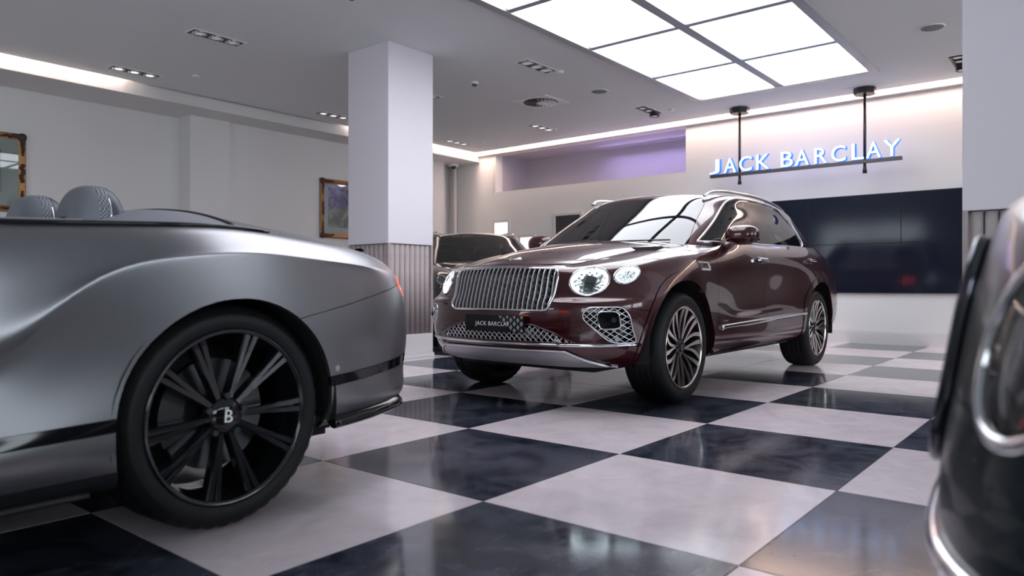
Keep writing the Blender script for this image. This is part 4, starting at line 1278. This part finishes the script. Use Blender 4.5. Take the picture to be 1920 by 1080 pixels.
        for nm, xa, xb, m in (('headrest_front', 2.591, 2.672, M_sg), ('headrest_strip', 2.672, 2.712, M_quilt), ('headrest_rear', 2.712, 2.789, M_navy)):
            MB().grid(dome(2.59, 2.79, yh, 1.02, .115, .172, xa, xb, 2.6)).build(nm, m, ro)
        MB().tube([(2.712, yh + .117 * math.cos(a), 1.02 + .170 * abs(math.sin(a)) ** .8) for a in np.linspace(0.1, PI - .1, 17)], .004, 6).build('headrest_piping', M_chrome, ro)
    # windscreen
    g = []
    for k in range(21):
        v = -1 + k / 10; xb = .74 + .30 * v * v; xt = 1.40 + .14 * v * v
        g.append([(xb + (xt - xb) * f - .03 * 4 * f * (1 - f), (.76 + (.60 - .76) * f) * v, .96 + (1.335 - .015 * v * v - .96) * f) for f in np.linspace(0, 1, 9)])
    MB().grid(g).build('windscreen', M_wind, car)
    MB().tube([p for p in g[0]] + [r[-1] for r in g[1:-1]] + [p for p in g[-1][::-1]], .018, 8).build('windscreen_frame', M_chrome, car)
    for sg in (-1, 1):
        mb = MB(); mb.ellipsoid((1.06, sg * 1.0, 1.04), (.08, .10, .065), 24, 14, 2.7); mr = mb.build('door_mirror', paint, car)
        MB().tube([(1.02, sg * .86, .96), (1.03, sg * .92, .985), (1.04, sg * .96, 1.01)], .02, 8).build('mirror_arm', M_gblack, mr)
        d = P['door' + ('L' if sg > 0 else 'R')]
        conform_tube(sh, [(1.72 + .2 * i / 10, .86) for i in range(11)], lambda a, b, sg=sg: sh.sy(a, b, sg), .011, .014, .028).build('door_handle', M_chrome, d)
    MB().box(-.55, 3.55, -.60, .60, .17, .40, .03).box(.5, 2.35, -.84, .84, .19, .28, .02).build('underbody', M_void, car)
    wheel_well(car, 0, GH, .415, .56, .93); wheel_well(car, GWB, GH, .415, .56, .95)
    wp = make_wheel('gt', .378, .292, .275)
    for x in (0, GWB):
        for sg in (-1, 1): place_wheel(wp, car, x, sg * (.905 if x else .895), GH, sg, .1)
    return car
silver_car = gt((-3.661, 1.216, 0), 0.05, 'satin silver open-top car with black wheels standing before the framed pictures', M_silver, True)
# ------------------------------------------------------------------ the other two cars
black_car = copy_tree(suv_car, None, {'burgundy_paint': M_blackp, 'daylight_ring': M_chrome, 'lamp_crystal': M_crys_off})
black_car.location = (5.55, 4.72, 0); black_car.rotation_euler = (0, 0, .93)
tag(black_car, 'black SUV parked by the back wall, half hidden behind the fluted pillar', 'car')
green_car = copy_tree(silver_car, None, {'satin_silver_paint': M_greenp, 'roof_cover_fabric': M_leather, 'lamp_crystal': M_crys_off, 'daylight_ring': M_chrome, 'chrome': MATS['dark_chrome']})
green_car.location = (-.450, -2.538, 0); green_car.rotation_euler = (0, 0, math.radians(-90))
green_car.scale = (1, 1, 1.18)
tag(green_car, 'dark green car with large round headlamp and chrome grille, standing before the plain pillar', 'car')
for o in list(black_car.children) + list(green_car.children):
    if 'label' in o and 'burgundy' in o['label']: o['label'] = 'black roof and windscreen pillars'

# ------------------------------------------------------------------ hanging sign
M_face = mat('sign_face', (.9, .95, 1), .3, emit=(0.62, 0.86, 1.0), estr=1.1)
M_edge = mat('sign_edge', (.03, .10, .4), .3, emit=(0.015, 0.11, 0.70), estr=1.1)
SX_ = 8.53
sign = empty('hanging_sign', (SX_, 1.55, CEIL))
tag(sign, 'illuminated white and blue letter sign hung from two black rods', 'sign')
MB().box(-.03, .03, -1.32, 1.33, 2.468 - CEIL, 2.515 - CEIL, .003).build('rail', mat('sign_rail', (.060, .045, .048), .4, noise=.2), sign)
for yy in (2.42 - 1.55, .683 - 1.55):
    MB().cyl((0, yy, -.06), (0, yy, 2.42 - CEIL), .019, n=14).build('rod', M_black, sign)
    MB().cyl((0, yy, 2.44 - CEIL), (0, yy, 2.335 - CEIL), .018, .030, n=14).build('rod_end', M_black, sign)
    MB().prism([(.14 * math.cos(PI / 4 * k + PI / 8), yy + .14 * math.sin(PI / 4 * k + PI / 8)) for k in range(8)], -.085, 0, 'z').build('ceiling_rose', M_black, sign)
LET = [('J', 2.80, .155), ('A', 2.555, .185), ('C', 2.316, .187), ('K', 2.056, .189), ('B', 1.709, .166), ('A', 1.497, .184), ('R', 1.243, .164), ('C', 1.008, .180), ('L', .762, .148), ('A', .567, .177), ('Y', .345, .195)]
for ch, y, w in LET:
    o_ = None
    for nm, off, d0, d1, m in (('letter', -.001, -.040, .0, M_face), ('letter_halo', .008, .0, .035, M_edge)):
        me = text_mesh(ch, .30, .02, 0, offset=off)
        xs = [v.co.x for v in me.vertices]; ys = [v.co.y for v in me.vertices]
        x0, x1, y0, y1 = min(xs), max(xs), min(ys), max(ys)
        e = 0 if nm == 'letter' else .008
        for v in me.vertices:
            v.co.x = (v.co.x - (x0 + x1) / 2) * (w + 2 * e) / (x1 - x0); v.co.y = (v.co.y - y0) * (.213 + 2 * e) / (y1 - y0) - e
            v.co.z = -d0 if v.co.z > 0 else -d1
        me.transform(FRONT); me.materials.clear(); me.materials.append(m); me.materials.append(M_edge); me.update()
        for q in me.polygons: q.material_index = 0 if q.normal.x < -.9 else 1
        if o_ is None: o_ = link(nm, me, None, sign, (0, y - 1.55, 2.525 - CEIL))
        else: link(nm, me, None, o_)

# ------------------------------------------------------------------ video wall
M_screen = mat('screen_glass', (0.011, 0.014, 0.026), 0.10, spec=0.28, noise=.05)
for i in range(3):
    for j in range(2):
        y1 = 2.785 - 1.23 * i; z0 = .712 + .692 * j
        d = empty('display_screen', (XB - .0502, y1 - .615, z0))
        tag(d, ('upper' if j else 'lower') + ' dark video wall screen ' + ('half hidden behind the burgundy SUV roof', 'in the middle column under the sign', 'next to the plain pillar')[i], 'screen', 'screens of the video wall')
        MB().box(0, .05, -.6135, .6135, .0015, .6905, .002).build('casing', M_sblack, d)
        MB().box(-.004, .002, -.610, .610, .005, .687).build('screen', M_screen, d)

# ------------------------------------------------------------------ framed pictures
M_gilt = mat('gilt_wood', (0.42, 0.22, 0.09), 0.38, 0.45, noise=.35, nscale=25, bump=.3, bscale=60)
M_ornate = mat('dark_carved_wood', (0.060, 0.028, 0.020), 0.45, .2, noise=.5, nscale=40, bump=.6, bscale=80)
M_matb = mat('mount_board', (.60, .58, .55), .7, noise=.03)
def photo_mat(name, seed, sc_):
    m = bpy.data.materials.new(name); m.use_nodes = True; nt = m.node_tree; b = nt.nodes['Principled BSDF']
    tc = nt.nodes.new('ShaderNodeTexCoord'); mp = nt.nodes.new('ShaderNodeMapping'); mp.inputs['Location'].default_value = (seed, seed * 2, seed)
    n = nt.nodes.new('ShaderNodeTexNoise'); n.inputs['Scale'].default_value = sc_; n.inputs['Detail'].default_value = 6; n.inputs['Distortion'].default_value = .8
    r = nt.nodes.new('ShaderNodeValToRGB'); e = r.color_ramp.elements
    e[0].position = .38; e[0].color = (.012, .013, .016, 1); e[1].position = .66; e[1].color = (.42, .41, .38, 1); k = e.new(.5); k.color = (.08, .085, .085, 1)
    nt.links.new(tc.outputs['Object'], mp.inputs[0]); nt.links.new(mp.outputs[0], n.inputs['Vector']); nt.links.new(n.outputs['Fac'], r.inputs[0]); nt.links.new(r.outputs[0], b.inputs['Base Color'])
    b.inputs['Roughness'].default_value = .4
    return m
def picture(x0, x1, y, z0, z1, label, kind):
    w, h = x1 - x0, z1 - z0
    p = empty('framed_picture', ((x0 + x1) / 2, y, z0)); tag(p, label, 'picture')
    fw = .085
    MB().box(-w / 2 + .02, w / 2 - .02, -.012, 0, .02, h - .02).build('mount', M_matb, p)
    prof = [(0, 0), (.004, .030), (.02, .042), (.045, .034), (.06, .024), (fw, .016), (fw, 0)]
    for k in range(4):
        L = w if k % 2 == 0 else h
        g = []
        for s_ in (-1, 1):
            g.append([(s_ * (L / 2 - a), -b, a) for a, b in prof])
        mb = MB().grid(g, False)
        ang = k * PI / 2
        M = Matrix.Translation((0, 0, h / 2)) @ Matrix.Rotation(-ang, 4, 'Y') @ Matrix.Translation((0, 0, -(h if k % 2 == 0 else w) / 2))
        mb.xform(M).build('frame_member', M_gilt, p)
    rnd = random.Random(3)
    for sx in (-1, 1):
        for sz in (0, 1):
            mb = MB()
            cx, cz = sx * (w / 2 - .045), (.045 if sz == 0 else h - .045)
            dz = 1 if sz == 0 else -1
            mb.ellipsoid((cx, -.03, cz), (.052, .026, .052), 14, 8, 2.4)
            for k in range(7):
                t = .045 + .03 * k
                r = .030 - .0025 * k
                mb.ellipsoid((cx - sx * t, -.032, cz + rnd.uniform(-.01, .01)), (r, .020, r * 1.1), 10, 6)
                mb.ellipsoid((cx + rnd.uniform(-.01, .01), -.032, cz + dz * t), (r * 1.1, .020, r), 10, 6)
            mb.build('carved_corner', M_ornate, p)
        mb = MB()
        for k in range(7):
            t = -.10 + .033 * k
            mb.ellipsoid((sx * (w / 2 - .045) + rnd.uniform(-.012, .012), -.03, h / 2 + t), (.028, .022, .026), 10, 6)
        mb.build('carved_boss', M_ornate, p)
    m0, m1, b0, b1 = -w / 2 + .27, w / 2 - .27, .24, h - .22
    if kind == 2: m0, m1, b0, b1 = -w / 2 + .175, w / 2 - .175, .19, h - .15
    ph = MB().box(m0, m1, -.0145, -.0125, b0, b1).build('photograph', photo_mat('old_photo_%d' % kind, kind * 3.1, 4.0 if kind == 1 else 6.5), p)
    if kind == 1:                                       # an old car standing on pale ground
        mb = MB()
        mb.prism([(m0, b0 + .30), (m1, b0 + .30), (m1, b0), (m0, b0)], -.0165, -.0150, 'y').build('pale_ground', mat('print_pale', (.35, .36, .36), .4), ph)
        mb = MB(); W_ = m1 - m0
        mb.prism([(m0 + .10, b0 + .22), (m0 + .12, b0 + .34), (m0 + .30, b0 + .38), (m0 + .40, b0 + .50), (m0 + .72, b0 + .50), (m0 + .80, b0 + .38), (m1 - .02, b0 + .32), (m1 - .01, b0 + .22)], -.0180, -.0168, 'y').build('printed_car', mat('print_mid', (.20, .21, .21), .4), ph)
        for xx in (m0 + .22, m1 - .13):
            MB().prism([(xx + .085 * math.cos(2 * PI * k / 20), b0 + .22 + .10 * math.sin(2 * PI * k / 20)) for k in range(20)], -.0195, -.0182, 'y').build('printed_wheel', M_sblack, ph)
    MB().box(-w / 2 + fw, w / 2 - fw, -.024, -.022, fw, h - fw).build('glazing', M_pane, p)
    return p
picture(-.35, 1.20, 8.945, 1.75, 2.76, 'gilt framed picture of an old car above the silver convertible', 1)
picture(5.50, 6.80, 8.645, 1.645, 2.675, 'gilt framed black and white crowd photograph partly behind the fluted pillar', 2)

# ------------------------------------------------------------------ small openings in the back wall
M_lit = mat('lit_pane', (.9, .9, .9), .3, emit=(1, .97, .96), estr=0.75)
M_unlit = mat('dark_pane', (.05, .05, .055), .12)
for y0, y1, z0, z1, m in ((7.32, 7.66, 1.42, 2.07, M_lit), (6.68, 7.00, 1.10, 1.75, M_lit), (5.60, 6.16, 1.40, 2.12, M_unlit)):
    w = empty('window_%d' % wn, (XB, (y0 + y1) / 2, z0)); wn += 1; w['kind'] = 'structure'
    h = (y1 - y0) / 2; H = z1 - z0
    MB().box(-.006, 0, -h, h, 0, H).build('pane', m, w)
    for a, b, c, d in ((-h - .05, h + .05, -.05, 0), (-h - .05, h + .05, H, H + .05), (-h - .05, -h, 0, H), (h, h + .05, 0, H)):
        MB().box(-.022, 0, a, b, c, d).build('frame_member', M_trim, w)

# ------------------------------------------------------------------ ceiling fittings
M_lampglass = mat('spot_reflector', (.55, .55, .56), .15, .9, noise=.05)
M_bulb = mat('spot_bulb', (.9, .9, .9), .3, emit=(1, .93, .86), estr=0.6)
M_bulb_off = mat('spot_bulb_dim', (.25, .26, .27), .15, emit=(1, .95, .9), estr=.12)
def downlight(x, y, bright, drop):
    d = empty('recessed_spotlight', (x, y, CEIL))
    lx, ly = .30, .105
    MB().box(-lx, lx, -ly, -ly + .016, -.006, 0).box(-lx, lx, ly - .016, ly, -.006, 0).box(-lx, -lx + .016, -ly + .016, ly - .016, -.006, 0).box(lx - .016, lx, -ly + .016, ly - .016, -.006, 0).build('bezel', M_white_plate, d)
    MB().box(-lx + .016, lx - .016, -ly + .016, ly - .016, -.003, -.001).build('recess', mat('recess_grey', (.06, .065, .07), .5), d)
    for k in (-1, 0, 1):
        cx = k * .187
        lo = -.012 - (drop if k == 1 else 0)
        r = .075
        sp = MB().lathe([(r, -.003), (r, lo), (r - .008, lo - .002), (r - .012, lo + .006), (.045, lo + .004)], 28, 'z', (cx, 0, 0)).build('spot', M_lampglass if not drop else M_black, d)
        MB().lathe([(.046, lo + .003), (.03, lo - .001), (.001, lo - .002)], 20, 'z', (cx, 0, 0)).build('bulb', M_bulb if bright else M_bulb_off, sp)
    return d
DL = [(1.95, 5.56, 0, 0, 'three-lamp ceiling spotlight in front of the square pillar, over the silver convertible'), (1.95, 7.53, 1, 0, 'three-lamp ceiling spotlight near the soffit, left of the pilaster'),
      (4.95, 7.52, 1, 0, 'three-lamp ceiling spotlight near the soffit, above the crowd photograph'), (4.95, 3.52, 0, 0, 'three-lamp ceiling spotlight between the round air vent and the light box'),
      (4.95, 5.52, 0, 0, 'three-lamp ceiling spotlight just behind the square pillar'), (7.78, 3.54, 0, .05, 'three-lamp ceiling spotlight with a tilted blue lens beside the light box corner'),
      (7.72, 5.52, 1, 0, 'three-lamp ceiling spotlight above the niche in the back wall'), (7.72, 7.50, 1, 0, 'three-lamp ceiling spotlight in the far corner above the black SUV'),
      (7.95, -.50, 0, .06, 'three-lamp ceiling spotlight with tilted lamps right of the hanging sign'), (1.95, 3.53, 0, 0, 'three-lamp ceiling spotlight over the gap between convertible and light box')]
for x, y, br, dr, lab in DL:
    d = downlight(x, y, br, dr); tag(d, lab, 'spotlight', 'three-lamp spotlights in the ceiling')
# air vent with swirl blades
v = empty('air_vent', (6.33, 4.50, CEIL)); tag(v, 'square white ceiling air vent with swirling blades', 'vent')
MB().box(-.30, .30, -.30, .30, -.012, 0, .003).build('plate', M_white_plate, v)
MB().lathe([(.001, -.0135), (.245, -.0135), (.25, -.012)], 48, 'z').build('throat', mat('vent_dark', (.03, .033, .035), .6), v)
bm_ = MB()
bm_.add([(.07, -.006, -.016), (.24, -.014, -.016), (.24, .010, -.028), (.07, .004, -.022)], [(0, 1, 2, 3)]); bm_.add([(.07, -.006, -.0175), (.24, -.014, -.0175), (.24, .010, -.0295), (.07, .004, -.0235)], [(3, 2, 1, 0)])
bme = bm_.mesh('blade', False); bme.materials.append(M_white_plate)
for k in range(24): link('blade', bme, None, v, (0, 0, 0), (0, 0, 2 * PI * k / 24 + .2))
MB().lathe([(.001, -.03), (.055, -.03), (.07, -.024), (.07, -.0135)], 28, 'z').build('hub', M_white_plate, v)
for x, y, lab in ((6.38, 3.53, 'round grey ceiling speaker beside the swirling air vent'), (6.46, -.45, 'round grey ceiling speaker beside the plain pillar')):
    s_ = empty('ceiling_speaker', (x, y, CEIL)); tag(s_, lab, 'speaker')
    MB().lathe([(.001, -.008), (.10, -.008), (.108, -.004)], 40, 'z').build('grille', mat('speaker_grille', (.24, .25, .26), .7, bump=.4, bscale=400), s_)
    MB().lathe([(.106, -.009), (.118, -.009), (.122, 0), (.106, 0)], 40, 'z').build('ring', M_white_plate, s_)
for x, y, lab in ((5.30, 3.42, 'small round ceiling sensor by the spotlight near the light box'), (2.52, 7.10, 'small round ceiling sensor by the spotlight left of the pilaster'), (7.95, 3.25, 'small round ceiling sensor near the sign rod'), (7.98, 7.05, 'small round ceiling sensor in the far corner above the niche')):
    s_ = MB().lathe([(.001, -.022), (.035, -.020), (.045, -.012), (.048, 0)], 24, 'z').build('ceiling_sensor', M_white_plate, None, (x, y, CEIL)); tag(s_, lab, 'sensor')
s_ = empty('dome_camera', (4.97, 4.557, CEIL)); tag(s_, 'small dome security camera on the ceiling near the pillar', 'camera')
MB().lathe([(.05, 0), (.05, -.02), (.035, -.03)], 24, 'z').build('base', M_white_plate, s_); MB().lathe([(.035, -.028), (.03, -.05), (.001, -.062)], 24, 'z').build('dome', mat('dome_grey', (.10, .13, .14), .15), s_)
s_ = empty('corner_camera', (8.78, 8.60, 3.335)); tag(s_, 'white and black security camera under the soffit in the corner', 'camera')
MB().box(-.10, .10, -.06, .06, -.06, 0, .012).build('housing', M_white_plate, s_); MB().ellipsoid((-.02, -.01, -.075), (.05, .05, .045), 16, 10).build('dome', M_gblack, s_)
# violet wall washer inside the niche
l = bpy.data.lights.new('niche_light', 'AREA'); l.shape = 'RECTANGLE'; l.size = .12; l.size_y = 2.0; l.energy = 7; l.color = (.60, .50, 1.0)
o = bpy.data.objects.new('niche_light', l); C.objects.link(o); o.location = (9.72, 4.60, 3.42); o.rotation_euler = (0, .35, 0)
